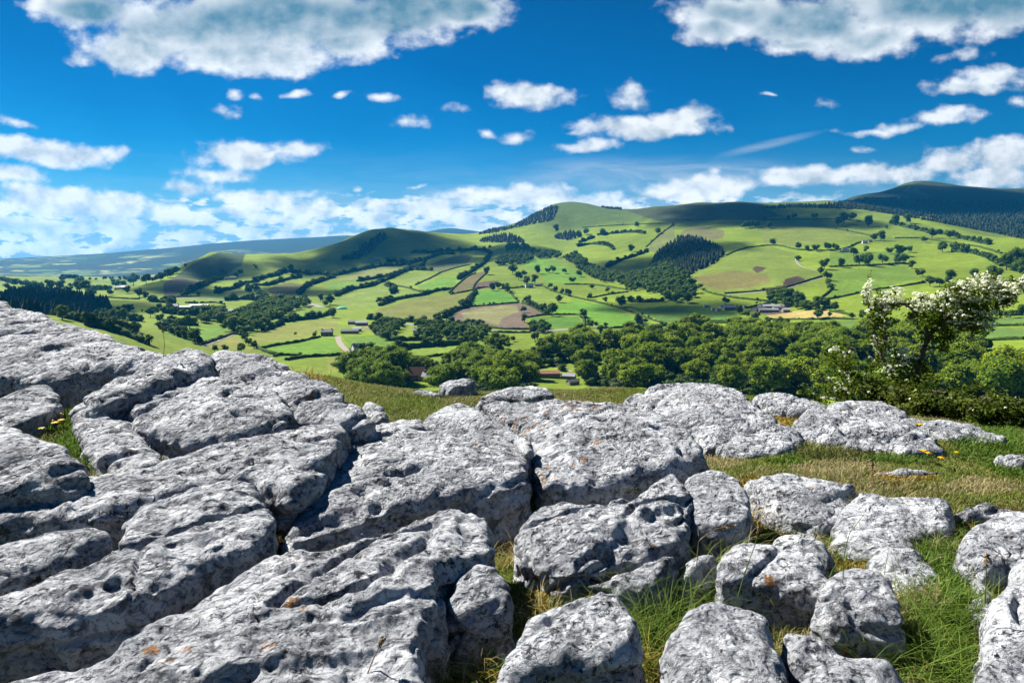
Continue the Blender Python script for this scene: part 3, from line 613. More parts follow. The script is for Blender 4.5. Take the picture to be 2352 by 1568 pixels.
# --- hedges: every hedge and overgrown hedgerow a thing of its own
def hedge_mesh(a, h, w, seed, trees=0.0):
    r = np.random.default_rng(seed); n = len(a); z = zat(a[:, 0], a[:, 1])
    hh = h * (0.75 + 0.5 * r.random(n)); ww = w * (0.8 + 0.4 * r.random(n))
    tn = np.gradient(a, axis=0); tn /= np.linalg.norm(tn, axis=1)[:, None] + 1e-9; nr = np.stack([-tn[:, 1], tn[:, 0]], 1)
    prof = [(-.5, -.15), (-.52, .35), (-.36, .82), (0, 1), (.36, .82), (.52, .35), (.5, -.15)]
    V = np.stack([np.column_stack([a + nr * (ww * px)[:, None] + r.normal(0, .12 * w, (n, 2)), z + hh * pz * (1 + r.normal(0, .06, n))]) for px, pz in prof], 1).reshape(-1, 3)
    i = np.arange(n - 1)[:, None] * 7; j = np.arange(6)[None]
    f = np.stack([i + j, i + j + 1, i + 7 + j + 1, i + 7 + j], -1).reshape(-1, 4)
    k = min(5000, n * 5); q = r.integers(0, n, k); th = r.uniform(0.1, math.pi - .1, k)
    p = np.column_stack([a[q] + nr[q] * (ww[q] * .55 * np.cos(th))[:, None] + r.normal(0, .8, (k, 2)), z[q] + hh[q] * (.25 + .8 * np.sin(th) * r.random(k) ** .5)])
    nn = np.column_stack([nr[q] * np.cos(th)[:, None], np.sin(th)]); lv, lf = leaves(p, nn, .28 * h, r)
    V = np.concatenate([V, lv]); Fq = np.concatenate([f, lf + len(V) - len(lv)]); mi = np.concatenate([np.zeros(len(f), int), np.ones(len(lf), int)]); T = []; o = len(V)
    if trees > 0:
        Vt = [V]; s = 0
        for m in range(n):
            if r.random() < trees:
                v, tf, l2, lf2 = LOWCROWN[r.integers(6)]; sc = r.uniform(1.2, 3.0) * h * .9
                p = np.concatenate([v, l2]) * np.array([sc, sc, sc * .95]) + np.array([*(a[m] + r.normal(0, 1.5, 2)), z[m] - .08 * sc]); Vt.append(p); T.append(tf + o); Fq = np.concatenate([Fq, lf2 + o + len(v)]); mi = np.concatenate([mi, np.ones(len(lf2), int)]); o += len(p)
        V = np.concatenate(Vt)
    fs = [Fq] + ([np.concatenate(T)] if T else []); mi = np.concatenate([mi] + ([np.zeros(len(fs[1]), int)] if T else []))
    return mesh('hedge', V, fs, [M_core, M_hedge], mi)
HEDGES = [  # crop, kind (h clipped hedge, t overgrown with bushes), outline, label
 ('B', 't', '60 895 150 852 280 832 380 792 450 762 520 722 650 690', 'overgrown hedgerow climbing left of the pale central fields'),
 ('B', 't', '200 795 330 775 480 745 560 715 700 722', 'bushy hedgerow between two sloping fields under the rounded hill'),
 ('B', 't', '0 770 100 745 230 715 370 690 480 690 640 655 760 612 860 612', 'long hedgerow along the foot of the rounded middle hill'),
 ('B', 'h', '590 820 700 770 760 735 870 702 960 682', 'thin hedge between two light green sloping fields'),
 ('B', 't', '350 960 430 925 550 902 640 890 740 857 830 850', 'thick dark hedgerow above the olive field'),
 ('B', 'h', '430 820 540 838 600 857 640 870', 'short hedge ending at the thick dark hedgerow'),
 ('B', 't', '390 822 470 850 435 880', 'small bushy hedge dividing two pale green fields'),
 ('B', 'h', '820 872 870 822 940 762 1000 738', 'hedge along the left edge of the rough knoll'),
 ('B', 'h', '975 855 1000 802 1080 732', 'hedge along the right edge of the rough knoll'),
 ('B', 'h', '830 882 940 862 1060 832 1120 842', 'hedge along the foot of the rough knoll'),
 ('B', 't', '940 965 972 900 1000 868', 'bushy hedge left of the vivid green field'),
 ('B', 't', '780 1042 860 992 940 967', 'bushy hedge along the left side of the ploughed field'),
 ('B', 'h', '940 967 1090 957 1200 945 1290 940', 'low hedge along the top of the ploughed field'),
 ('B', 'h', '1290 932 1245 890 1222 852', 'hedge running up from the top of the ploughed field'),
 ('B', 't', '1320 942 1400 970 1480 1020', 'bushy hedge along the right edge of the ploughed field'),
 ('B', 'h', '1345 1040 1450 1022 1560 1020 1700 1020 1740 1058 1732 1100', 'hedge around the small field right of the ploughed field'),
 ('B', 'h', '1240 842 1320 832 1385 838', 'hedge in front of the white central farmhouse'),
 ('B', 'h', '1440 820 1520 860 1640 895 1720 915 1880 950 2000 985 2100 1020 2200 1060 2290 1082', 'long diagonal hedge running down to the road junction'),
 ('B', 'h', '1780 907 1900 882 2030 866', 'hedge joining the long diagonal hedge near the ravine wood'),
 ('B', 'h', '1600 815 1800 817 1920 835 2050 857', 'thin hedge between bright fields right of the white farmhouse'),
 ('B', 't', '2030 930 2130 936 2260 930', 'thick hedgerow in shade below the ravine wood'),
 ('B', 't', '270 1050 420 1062 560 1067 700 1082', 'hedgerow above the road, left of the ploughed field'),
 ('B', 't', '700 1080 830 1077 960 1087 1070 1102', 'hedgerow above the road, below the ploughed field'),
 ('B', 'h', '1070 1104 1180 1116 1280 1119 1370 1117', 'road hedge under the lower tip of the ploughed field'),
 ('B', 'h', '1090 1136 1230 1142 1370 1141', 'lower roadside hedge opposite the ploughed field'),
 ('B', 'h', '1840 1114 2050 1104 2290 1092 2351 1088', 'dark lower roadside hedge near the road junction'),
 ('B', 't', '190 1277 330 1270 480 1252 640 1237 800 1227 960 1215', 'thick dark hedge behind the white farm by the lane'),
 ('B', 'h', '560 1327 700 1302 860 1282 960 1270 1060 1247 1130 1217', 'hedge along the near edge of the long valley field'),
 ('B', 'h', '0 1300 80 1291 150 1291', 'hedge reaching the lane from the left'),
 ('B', 'h', '180 1302 260 1322 390 1358', 'hedge along the lane below the white farm'),
 ('B', 't', '330 1150 400 1182 480 1197 600 1192 760 1197', 'bushy hedge in front of the white valley house'),
 ('B', 't', '1880 700 1980 652 2080 622 2160 592', 'hedgerow climbing beside the ravine under the stone wall'),
 ('B', 't', '1820 482 1930 472 2050 462 2140 472', 'row of bushes high on the central hillside'),
 ('B', 't', '570 602 700 602 760 592 890 592 990 582 1100 602', 'broken row of bushes under the middle hill'),
 ('B', 't', '1100 612 1060 672 980 722 920 762 880 782', 'dark hedgerow running down towards the rough knoll'),
 ('B', 't', '400 662 480 657 560 692', 'hedgerow by the shaded farm under the middle hill'),
 ('B', 'h', '2150 562 2250 472 2340 408', 'straight wall-like hedge climbing the pale hillside'),
 ('B', 'h', '1720 432 1850 422 2000 412 2150 408 2340 402', 'faint hedge across the upper central hillside'),
 ('B', 't', '1700 532 1760 512 1800 497', 'short bushy row above the shaded ravine fields'),
 ('B', 't', '1690 560 1780 542 1900 552 1930 582', 'bushy clump row at the head of the ravine'),
 ('C', 't', '1450 402 1560 432 1650 452 1720 472 1800 472 1900 497 2000 522 2120 547', 'long wooded hedgerow high on the right pasture'),
 ('C', 't', '1870 592 2000 602 2100 632 2200 692', 'overgrown hedgerow curving down the right pasture'),
 ('C', 't', '2200 690 2270 650 2351 622', 'wooded hedgerow at the right edge of the pasture'),
 ('C', 'h', '340 620 400 592 480 567 620 552 700 553 820 582 1000 587 1100 582', 'hedge over the crown of the big round pasture'),
 ('C', 'h', '1100 582 1180 562 1230 532 1320 520', 'hedge joining the two hillside farmhouses'),
 ('C', 'h', '1040 697 1180 692 1300 687 1400 682 1550 672', 'hedge with trees across the middle of the right pasture'),
 ('C', 'h', '1020 432 1150 452 1320 487', 'faint hedge high on the right pasture'),
 ('C', 'h', '1000 922 1150 892 1330 852 1500 832 1680 802', 'long straight hedge below the right pasture'),
 ('C', 'h', '985 902 1040 862 1060 832', 'crooked hedge dropping to the grey roofed farm'),
 ('C', 'h', '180 852 240 877 400 907 600 927 640 932', 'hedge along the lower edge of the round pasture'),
 ('C', 'h', '330 878 520 864 720 843 860 799 985 762', 'hedge beside the lane under the round pasture'),
 ('C', 'h', '0 382 300 378 560 380 800 374 1050 374 1250 387', 'faint hedge line under the high moor'),
 ('C', 'h', '1480 502 1640 502 1780 522 1900 542 2050 562 2200 607', 'hedge with bushes on the upper right pasture'),
 ('C', 'h', '0 1074 120 1070 250 1066 400 1063 580 1062', 'roadside hedge above the road near the barley field'),
 ('C', 'h', '0 1084 120 1080 250 1077 470 1075 640 1076', 'roadside hedge below the road near the barley field'),
 ('C', 'h', '640 1052 930 1053 1060 1048 1200 1052', 'dark hedge strip standing for the shade along the bottom of the barley field'),  # dark line of shade below the barley, built as a hedge strip
 ('C', 'h', '1040 997 1160 1017 1200 1032', 'hedge at the right tip of the yellow barley field'),
 ('C', 'h', '2351 1092 2240 1094 2130 1097', 'thin hedge behind the hawthorn branch tip'),
 ('C', 'h', '2351 1186 2150 1192 1950 1202', 'straight dark hedge right of the hawthorn trunk'),
 ('C', 't', '2351 1020 2250 1025 2160 1020', 'bushy hedge beyond the blossom at the right edge'),
 ('C', 'h', '470 977 560 957 640 937', 'hedge behind the grey farm roofs'),
 ('M', 't', '250 682 400 592 520 542 680 472 800 462', 'hedgerow in shade climbing under the left hill'),
 ('M', 't', '700 642 820 602 960 582 1060 512 1200 502 1330 442 1500 402 1640 342', 'long hedgerow sloping up towards the shaded farm'),
 ('M', 't', '1640 352 1750 357 1930 387 2100 387 2300 402', 'dark hedgerow in shade right of the left hill'),
 ('M', 't', '1210 532 1400 542 1560 482 1700 452 1850 422', 'hedgerow around the top of the brown mound'),
 ('M', 't', '1830 662 1900 562 1980 522 2060 502 2200 452 2300 432', 'wooded hedgerow right of the brown mound'),
 ('M', 't', '850 742 1000 722 1200 732 1400 742 1600 752 1760 742', 'tall tree-filled hedgerow at the foot of the brown mound'),
 ('M', 't', '1240 602 1300 682 1400 712', 'tree-filled hedgerow left of the brown mound'),
 ('M', 't', '200 932 330 940 470 942', 'bushy row between bright fields near the white sheds'),
 ('M', 't', '0 902 80 915 150 922', 'bushy row left of the white sheds'),
 ('M', 't', '0 762 70 750 140 742', 'bushes beside the far valley road'),
 ('M', 'h', '290 772 380 777 460 775', 'clipped dark hedge behind the white sheds'),
 ('M', 'h', '490 772 600 768 700 766 820 792', 'hedge right of the long white shed'),
 ('M', 'h', '140 862 400 857 640 842 830 822', 'thin hedge in front of the white sheds'),
 ('M', 'h', '0 692 250 692 480 682', 'hedge along the far valley road'),
 ('M', 't', '1640 1032 1720 1002 1850 1004 1940 992 2000 982 2100 962 2220 932', 'row of rounded bushes above the yellow-green field'),
 ('M', 't', '1340 1150 1480 1100 1600 1050', 'bushy bank between the riverside wood and the yellow-green field'),
 ('M', 'h', '1300 1387 1500 1342 1800 1302 1960 1262 2100 1232', 'hedge below the yellow-green field'),
 ('M', 'h', '1260 1382 1350 1422 1460 1462 1550 1472', 'hedge dropping from the small round tree'),
 ('M', 'h', '1480 1492 1550 1474 1700 1477 1840 1492', 'hedge with a lone small tree in the nearest left field'),
 ('M', 'h', '1650 1542 1900 1502 2100 1492 2346 1472', 'dark hedge along the nearest left field'),
 ('M', 'h', '480 1342 640 1292 780 1242 925 1192', 'stone-edged hedge along the short grey lane'),
 ('L', 't', '1180 1075 1400 1122 1560 1162 1800 1252 2000 1335', 'ragged bushes on the slope just beyond the rock edge'),
 ('L', 't', '760 940 900 985 1050 1010 1200 1045 1340 1085 1540 1135', 'bushy hedgerow along the rock edge below the left plantation'),
 ('L', 't', '1400 985 1480 965 1560 950 1700 1000 1900 1020', 'tree-filled hedgerow between two bright left fields'),
 ('L', 'h', '1250 915 1330 925 1430 935 1440 1000', 'low hedge bounding the bright field in front of the plantation'),
 ('L', 't', '1600 1135 1720 1150 1840 1155', 'short bushy hedge at the foot of the bright left fields'),
 ('M', 't', '0 1130 100 1170 200 1215 300 1250 480 1310', 'row of bushes running down to the short grey lane'),
 ('M', 't', '0 1040 120 1050 300 1075 430 1070', 'bushes along the field edge left of the riverside wood'),
 ('L', 't', '0 467 100 482 200 522', 'hedgerow on the low green hill at far left'),
 ('L', 'h', '1240 692 1500 702 1700 717 1880 722', 'dark clipped hedge right of the left plantation'),
 ('L', 't', '1590 862 1650 870 1720 882', 'short bushy row in the bright left field'),
 ('L', 't', '1250 592 1360 588 1480 587', 'bushes in front of the far left hamlet'),
 ('L', 't', '2010 752 2150 760 2346 782', 'thick hedgerow below the far spur'),
 ('L', 't', '2060 470 2170 430 2260 400 2346 378', 'trees climbing the tail of the left spur'),
]
nh = 0
for crop, kd, txt, lab in HEDGES:
    a = drape(P(crop, txt), 3.0)
    if a is None: continue
    nh += 1
    far = float(np.hypot(*a.mean(0)))
    o = obj('hedge' if kd == 'h' else 'hedgerow', hedge_mesh(a, (2.1 if kd == 'h' else 4.2) * (1 + far / 4500), (2.2 if kd == 'h' else 4.8) * (1 + far / 5000), 500 + nh, 0.03 if kd == 'h' else 0.36))
    tag(o, lab, 'hedge', 'hedges dividing the fields')
# --- trees one can tell apart: crop, then cx cy width readings
TREES = {
'B': '740 1030 62,910 945 55,1350 915 58,1320 985 45,1330 1045 55,1460 970 60,1515 990 82,1560 910 56,1725 1010 62,1745 1042 36,1625 870 50,1580 860 38,1535 845 42,1500 825 36,1765 895 46,1870 920 36,1985 930 80,1785 830 30,1885 850 36,2090 1050 62,2150 1060 34,1880 1090 32,1415 720 52,1520 715 50,1485 720 36,1655 785 42,1600 725 34,1700 740 44,1400 780 60,1330 740 40,1200 830 58,1110 832 56,1150 820 50,1215 845 52,505 1292 84,860 1182 54,830 1187 44,990 1187 74,1060 1195 40,1200 1185 58,1400 1170 60,1525 1165 38,1575 1165 38,1840 1130 62,1075 725 52,1055 945 16,1095 942 20,1120 942 20,1460 615 44,2230 455 46,2090 410 36,1250 720 60,1290 760 56,1340 790 54,1440 1120 50,760 590 34,815 580 36,900 592 56,660 660 40,1000 575 44,1055 572 28,1095 560 24,1860 460 46,1740 460 46,1540 440 50,620 1130 46,2050 575 46,1250 1180 40,345 925 44,1380 1090 44,1770 1080 60,1810 1085 36',
'C': '655 530 44,830 555 42,885 570 34,940 570 44,1025 565 48,1075 570 48,1340 497 48,1385 497 54,1290 580 36,1445 590 40,1510 590 68,1570 580 38,1200 600 50,1300 395 64,935 355 34,795 355 36,760 365 28,625 415 40,600 372 22,1135 375 64,1100 395 54,1190 365 50,460 415 46,500 410 50,540 410 44,825 640 34,1000 685 62,975 722 48,1020 765 54,1040 830 42,1030 800 40,1115 675 54,1240 650 72,1300 660 70,1395 650 64,1500 645 60,1540 645 50,1595 685 48,1645 740 46,1715 800 62,1850 785 74,1780 805 48,2010 760 60,2150 750 88,1800 570 60,1880 565 46,1950 580 52,1680 515 34,1480 390 58,1560 380 50,1420 430 22,645 885 62,720 880 58,830 920 80,960 940 78,1075 965 54,430 990 52,475 1015 44,540 1035 56,620 1060 50,690 1075 58,745 1080 58,960 1025 60,1040 1020 28,1260 1025 52,1185 1030 38,65 1095 84,335 930 48,545 940 18,80 910 66,660 935 46,2095 1230 64,2330 1000 54,2270 1020 44,2230 680 84,2300 640 76,2330 700 76,1730 480 50,1850 480 50',
'M': '210 1050 92,110 1000 86,350 1045 140,20 1150 64,100 1160 74,190 1190 74,285 1210 92,420 1240 150,1220 1340 84,1140 1300 86,1090 1240 86,1060 1190 76,1830 1465 48,1770 1190 36,2030 1205 60,2050 1160 26,700 1390 76,830 1392 88,1050 1387 108,2110 710 86,2240 740 122,2180 780 76,730 610 80,470 650 52,1150 600 110,690 460 64,800 360 56,1030 370 62,980 400 54,550 540 64,310 630 80,1710 320 90,1530 380 54,1940 360 64,2180 390 74,2310 400 54,160 340 76,60 370 76,300 270 36,1240 290 36,1215 260 26,1720 990 76,2280 920 110,1190 700 80,940 700 80,1900 700 70,1920 760 60',
'L': '840 930 140,1000 970 84,1140 1010 84,1240 1030 74,1330 1060 74,1470 1090 120,1540 1040 94,1650 950 124,1500 930 66,1390 910 74,1300 920 62,1780 980 76,1890 990 66,1700 1090 84,1790 1130 74,2030 920 94,2160 990 84,2090 890 90,2140 830 74,2280 830 84,2320 770 90,1790 860 44,1920 880 28,110 560 62,180 580 46,220 510 72,320 520 74,390 530 70,480 540 74,570 560 74,680 540 92,820 545 100,960 540 46,1100 500 100,1150 570 126,1050 570 100,940 590 62,840 455 52,1200 640 74,1270 640 54,1500 640 64,1710 610 74,1880 650 92,1960 680 72,1560 520 90,1660 520 72,1800 490 120,1970 470 100,1410 445 44,1500 445 40,1610 450 44,1700 450 54,1210 455 34,1290 455 26,1340 580 62,1440 580 54,2170 425 90,2260 390 84'}
LANDMARKS = [  # D pixel, phrase
 ((1180, 720), 'beside the ploughed field'), ((1215, 657), 'by the white central farmhouse'), ((834, 803), 'near the white farm on the lane'), ((968, 763), 'round the white valley house'),
 ((1763, 690), 'behind the grey farm roofs'), ((1860, 725), 'by the yellow barley field'), ((1937, 577), 'by the hillside farmhouse'), ((1740, 620), 'on the big round pasture'), ((2010, 510), 'on the upper right pasture'),
 ((2000, 600), 'in the middle of the right pasture'), ((2150, 640), 'low on the right pasture'), ((1770, 505), 'in cloud shade under the high moor'), ((1500, 640), 'above the ravine wood'), ((1350, 690), 'in the bright fields right of the ploughed field'), ((1300, 640), 'on the bright slope above the central farmhouse'),
 ((1380, 540), 'high on the central hillside'), ((1060, 580), 'under the rounded middle hill'), ((1120, 640), 'beside the rough brown knoll'), ((1470, 735), 'by the house at the road junction'), ((1200, 770), 'below the valley road'), ((1290, 775), 'on the road verge below the bright fields'),
 ((920, 815), 'in the long valley field'), ((785, 707), 'near the turquoise cover'), ((740, 770), 'round the grey barns on the lane'), ((560, 800), 'just over the left rock edge'), ((440, 760), 'along the field edge behind the left boulder'), ((560, 790), 'beside the short grey lane'),
 ((520, 715), 'by the long white sheds'), ((536, 638), 'round the farm under the left hill'), ((640, 620), 'in the shaded fields under the left hill'), ((420, 620), 'on the tail of the left spur'), ((300, 650), 'round the far left hamlet'), ((190, 655), 'on the low green hill above the plantation'), ((60, 655), 'at the far left field corner'),
 ((250, 735), 'in front of the left plantation'), ((330, 700), 'right of the left plantation'), ((700, 690), 'by the valley road below the brown mound'), ((1560, 765), 'alone by the road above the near wood'), ((2300, 720), 'beyond the hawthorn branch'), ((2300, 620), 'at the right edge wood')]
trees = []
for crop, txt in TREES.items():
    s, ox, oy = CROP[crop]
    for it in txt.split(','):
        cx, cy, w = map(float, it.split()); u, v, wp = cx * s + ox, cy * s + oy, w * s
        p = pick(u, v + wp * .46)
        wp *= 1.3 if crop in 'LM' else 1.12
        if p: trees.append((wp, u, v, p))
trees.sort(key=lambda t: -t[0])
NFIELD = 125
seen = {}
def field_tree(wp, u, v, p, k):
    d = math.hypot(p[0], p[1]); w = wp / F * d * 1.02; h = w * rng.uniform(.95, 1.15)
    lm = min(LANDMARKS, key=lambda L: math.hypot(L[0][0] - u, (L[0][1] - v) * 1.6))[1]
    sz = 'large' if wp > 21 else 'medium' if wp > 15 else 'small'
    form = ('round', 'spreading', 'upright', 'broad', 'tall oval')[k % 5]
    lab = f'{sz} {form} dark green tree {lm}'
    big = wp > 15.5
    if big:
        o = empty('broadleaf_tree', p, rng.uniform(0, 6.28)); o.scale = (w, w, h)
        obj('crown', FIELD[k % 5], o); obj('trunk', TRUNK[k % 3], o)
    else:
        o = obj('broadleaf_tree', FIELD[k % 5]); o.location = p; o.rotation_euler = (0, 0, rng.uniform(0, 6.28)); o.scale = (w, w, h)
        o.location.z -= .16 * h
    tag(o, lab, 'tree', 'trees ' + lm); return o
for k, t_ in enumerate(trees[:NFIELD]): field_tree(*t_, k)
it = []
for wp, u, v, p in trees[NFIELD:]:
    w = wp / F * math.hypot(p[0], p[1]); it.append((*p, w * 1.05, w * 1.1))
tag(obj('far_trees', merge_crowns('far_trees', it, M_tree)), 'small far trees dotted over the hill pastures', 'trees', kind='stuff')
# --- the near wood at the foot of the slope: every crown one can tell apart
def wood_points(poly, spacing, holes=(), dmin=250, dmax=1100):
    x, y, z = area(poly, spacing, dmin, dmax, .40); u, v = project(x, y, z); ok = np.ones(len(x), bool)
    for h in holes: ok &= ~inpoly(u, v, h)
    return x[ok], y[ok], z[ok], u[ok], v[ok]
HOLES = [P('B', '1590 1400 1600 1350 1700 1330 1900 1315 2090 1345 2060 1400 1900 1425 1780 1440 1700 1420'), P('B', '850 1440 1000 1400 1200 1395 1220 1420 1140 1465 900 1455'), P('B', '1390 1405 1400 1370 1530 1370 1560 1400 1500 1412'), P('B', '1390 1400 1730 1400 1730 1640 1390 1640'),
         P('B', '540 1440 760 1430 770 1570 540 1570'), P('C', '1900 1030 2351 1000 2351 1215 2050 1215 1900 1130'), P('C', '2020 1250 2180 1270 2200 1390 2040 1370'), P('C', '1280 1360 1380 1340 1400 1480 1280 1480'), P('H', '560 940 700 960 760 1090 600 1100'), P('H', '1500 820 1680 850 1720 980 1560 960')]
regions = [  # outline of the ground the wood stands on, spacing in metres
 (P('B', '1540 1330 1600 1265 1760 1225 2000 1205 2351 1180') + P('C', '200 1170 500 1165 900 1175 1150 1185 1300 1180 1500 1170 1800 1200 1950 1240 2040 1330 2060 1420 2351 1460 2351 1660 1300 1660 1000 1600 0 1540') + P('B', '2200 1540 1900 1520 1700 1480 1560 1380'), 17.0),
 (P('B', '100 1440 330 1415 480 1375 700 1380 850 1345 1000 1315 1200 1290 1450 1270 1540 1330 1540 1420 1400 1480 1650 1500 1700 1600 1000 1560 700 1545 200 1560'), 16.0)]
wl = []
for poly, sp in regions:
    x, y, z, u, v = wood_points(poly, sp, HOLES); wl += [(a, b, c, d, e, sp) for a, b, c, d, e in zip(x, y, z, u, v)]
nw = 0
def hidden_by_rocks(u, v):   # behind the rock edge for good
    return v > np.interp(u, [0, 800, 900, 1060, 1240, 1440, 1700, 1850, 2352], [800, 905, 925, 915, 935, 950, 950, 975, 1040])
wl = [w for w in wl if not hidden_by_rocks(w[3], w[4])]
wl.sort(key=lambda w: -w[1])
print('wood candidates', len(wl))
if len(wl) > 180: wl = [wl[i] for i in sorted(rng.choice(len(wl), 180, False))]
WL = [((1000, 865), 'in the strip by the brown roofed house'), ((1150, 835), 'in the belt above the small meadow'), ((1230, 860), 'beside the rusty roofed barn'), ((1400, 790), 'at the upper edge of the near wood'), ((1360, 850), 'round the little meadow in the near wood'), ((1450, 870), 'just over the middle rocks'),
      ((1560, 770), 'at the far rim of the near wood'), ((1600, 820), 'in the thick of the near wood'), ((1560, 870), 'at the near foot of the wood behind the rocks'), ((1800, 770), 'at the far rim of the wood below the barley field'), ((1780, 830), 'in the wood left of the hawthorn'), ((1800, 890), 'close behind the right hand rocks'), ((2000, 800), 'seen through the hawthorn branches'), ((2050, 870), 'behind the hawthorn trunk'), ((2200, 860), 'right of the hawthorn trunk'), ((2280, 920), 'at the lower right edge of the wood'), ((2320, 840), 'at the right edge beside the green field')]
for k, (x, y, z, u, v, sp) in enumerate(wl):
    w = sp * rng.uniform(1.15, 1.9); h = w * rng.uniform(.72, 1.0)
    lm = min(WL, key=lambda L: math.hypot(L[0][0] - u, (L[0][1] - v) * 1.6))[1]
    form = ('full round', 'spreading', 'tall domed', 'broad lumpy', 'oval')[k % 5]
    o = empty('woodland_tree', (x, y, z), rng.uniform(0, 6.28)); o.scale = (w, w, h)
    obj('crown', WOOD[k % 5], o); obj('trunk', TRUNK[k % 3], o)
    tag(o, f'{"large" if w > sp * 1.22 else "smaller"} {form} leafy tree {lm}', 'tree', 'woodland trees ' + lm)
print('woodland trees', len(wl), 'field trees', len(trees), 'hedges', nh)
# undergrowth between the trunks
x, y, z, u, v = wood_points(regions[0][0] , 9, HOLES, 250, 1000)
u2 = rng.uniform(7, 12, len(x)); tag(obj('undergrowth', merge_crowns('undergrowth', np.stack([x, y, z - 1, u2, u2 * .8], 1)[:900], M_hedge)), 'dark undergrowth under the near wood', 'undergrowth', kind='stuff')
x, y, z, u, v = wood_points(regions[1][0] , 9, HOLES, 250, 1000)
u2 = rng.uniform(7, 12, len(x)); tag(obj('scrub', merge_crowns('scrub', np.stack([x, y, z - 1, u2, u2 * .8], 1)[:900], M_hedge)), 'low scrub between the trees below the centre rocks', 'undergrowth', kind='stuff')
# a pale bush in flower just over the rocks
p = pick(*P('B', '1950 1540')[0]); o = empty('flowering_bush', p); o.scale = (12, 12, 10); obj('crown', crown_mesh('crown', M_pale, 801, 12, 700, .03), o); obj('trunk', TRUNK[0], o); tag(o, 'pale grey-white flowering bush just over the middle rocks', 'bush')
# --- farms
M_white = plain('whitewash', (0.78, 0.78, 0.75), 0.8, 0.06, 0.6)
M_stonew = plain('stone_wall', (0.30, 0.27, 0.23), 0.9, 0.25, 1.2)
M_slate = plain('slate', (0.10, 0.11, 0.13), 0.55, 0.25, 1.0, 0.5)
M_tile = plain('brown_tile', (0.13, 0.065, 0.045), 0.8, 0.3, 1.0)
M_rust = plain('rusty_sheet', (0.33, 0.15, 0.10), 0.7, 0.5, 0.35)
M_pale2 = plain('pale_sheet_roof', (0.46, 0.47, 0.49), 0.5, 0.12, 0.4, 0.4)
M_grey = plain('grey_sheet_roof', (0.32, 0.34, 0.37), 0.5, 0.2, 0.4, 0.4)
M_win = plain('window_glass', (0.03, 0.035, 0.04), 0.2, 0.2, 1.0, 0.5)
M_teal = plain('turquoise_sheet', (0.03, 0.62, 0.55), 0.5, 0.12, 0.3)
def boxv(x0, x1, y0, y1, z0, z1):
    v = np.array([(x, y, z) for z in (z0, z1) for y in (y0, y1) for x in (x0, x1)], float)
    return v, np.array([(0, 2, 3, 1), (4, 5, 7, 6), (0, 1, 5, 4), (1, 3, 7, 5), (3, 2, 6, 7), (2, 0, 4, 6)])
def house(name, crop, uv, L, W, H, rise, wall, roof, rz, label, cat='house', chimney=True, wins=3):
    p = pick(*P(crop, uv)[0])
    if not p: return
    if cat in ('barn', 'shed'): L, W, H, rise = L * .8, W * .8, H * .8, rise * .8
    o = empty(name, p, rz); tag(o, label, cat)
    # walls with gables
    v = [(-L/2, -W/2, -1), (L/2, -W/2, -1), (L/2, W/2, -1), (-L/2, W/2, -1), (-L/2, -W/2, H), (L/2, -W/2, H), (L/2, W/2, H), (-L/2, W/2, H), (-L/2, 0, H + rise), (L/2, 0, H + rise)]
    obj('wall', mesh('wall', v, [np.array([(0, 1, 5, 4), (2, 3, 7, 6)]), np.array([(1, 2, 6), (6, 9, 5), (1, 6, 5), (3, 0, 4), (3, 4, 7), (7, 4, 8)])], [wall], smooth=False), o)
    e = .35; s = rise / (W / 2); t = .22
    rv = [];
    for dz in (0.02, t): rv += [(-L/2 - e, -W/2 - e, H - s * e + dz), (L/2 + e, -W/2 - e, H - s * e + dz), (L/2 + e, 0, H + rise + dz), (-L/2 - e, 0, H + rise + dz), (L/2 + e, W/2 + e, H - s * e + dz), (-L/2 - e, W/2 + e, H - s * e + dz)]
    rf = np.array([(6, 7, 8, 9), (9, 8, 10, 11), (0, 3, 2, 1), (3, 5, 4, 2), (0, 1, 7, 6), (4, 5, 11, 10), (1, 2, 8, 7), (2, 4, 10, 8), (3, 0, 6, 9), (5, 3, 9, 11)])
    r_ = obj('roof', mesh('roof', rv, rf, [roof], smooth=False), o)
    if chimney:
        for sx in (-1, 1): cv, cf = boxv(sx * L * .43 - .45, sx * L * .43 + .45, -.45, .45, H + rise - .6, H + rise + 1.3); obj('chimney', mesh('chimney', cv, cf, [wall], smooth=False), r_)
    for k in range(wins):
        x = (k + .5) / wins * L - L / 2
        for zz in ((.9, 2.1), (3.2, 4.3)) if H > 4.5 else ((.9, 2.2),):
            wv, wf = boxv(x - .55, x + .55, -W/2 - .06, -W/2 - .003, zz[0], zz[1]); obj('window', mesh('window', wv, wf, [M_win], smooth=False), o)
    if cat == 'house': dv, df = boxv(.4, 1.4, -W/2 - .07, -W/2 - .003, 0, 2.0); obj('door', mesh('door', dv, df, [M_win], smooth=False), o)
    return o
house('farmhouse', 'B', '1360 835', 15, 8, 5.5, 3, M_white, M_slate, .2, 'white central farmhouse with a slate roof among trees')
house('barn', 'B', '1420 825', 14, 8, 4, 2.5, M_stonew, M_slate, -.1, 'dark stone barn right of the white central farmhouse', 'barn', False, 0)
house('farmhouse', 'B', '210 1275', 11, 7, 5.5, 3, M_white, M_slate, .5, 'white farmhouse with gable beside the bend in the lane')
house('farmhouse', 'B', '255 1272', 9, 6, 4.5, 2.6, M_white, M_slate, -.15, 'smaller white wing right of the lane farmhouse', 'house')
house('barn', 'B', '295 1268', 9, 6, 3.6, 2.2, M_stonew, M_slate, .1, 'grey stone barn at the right end of the white lane farm', 'barn', False, 1)
house('shed', 'B', '165 1268', 6, 5, 2.6, 1.6, M_stonew, M_slate, .3, 'small dark shed left of the lane farmhouse', 'shed', False, 0)
house('house', 'B', '635 1148', 19, 7, 4.6, 2.2, M_white, M_grey, .05, 'long white valley house in front of the road wood', wins=5)
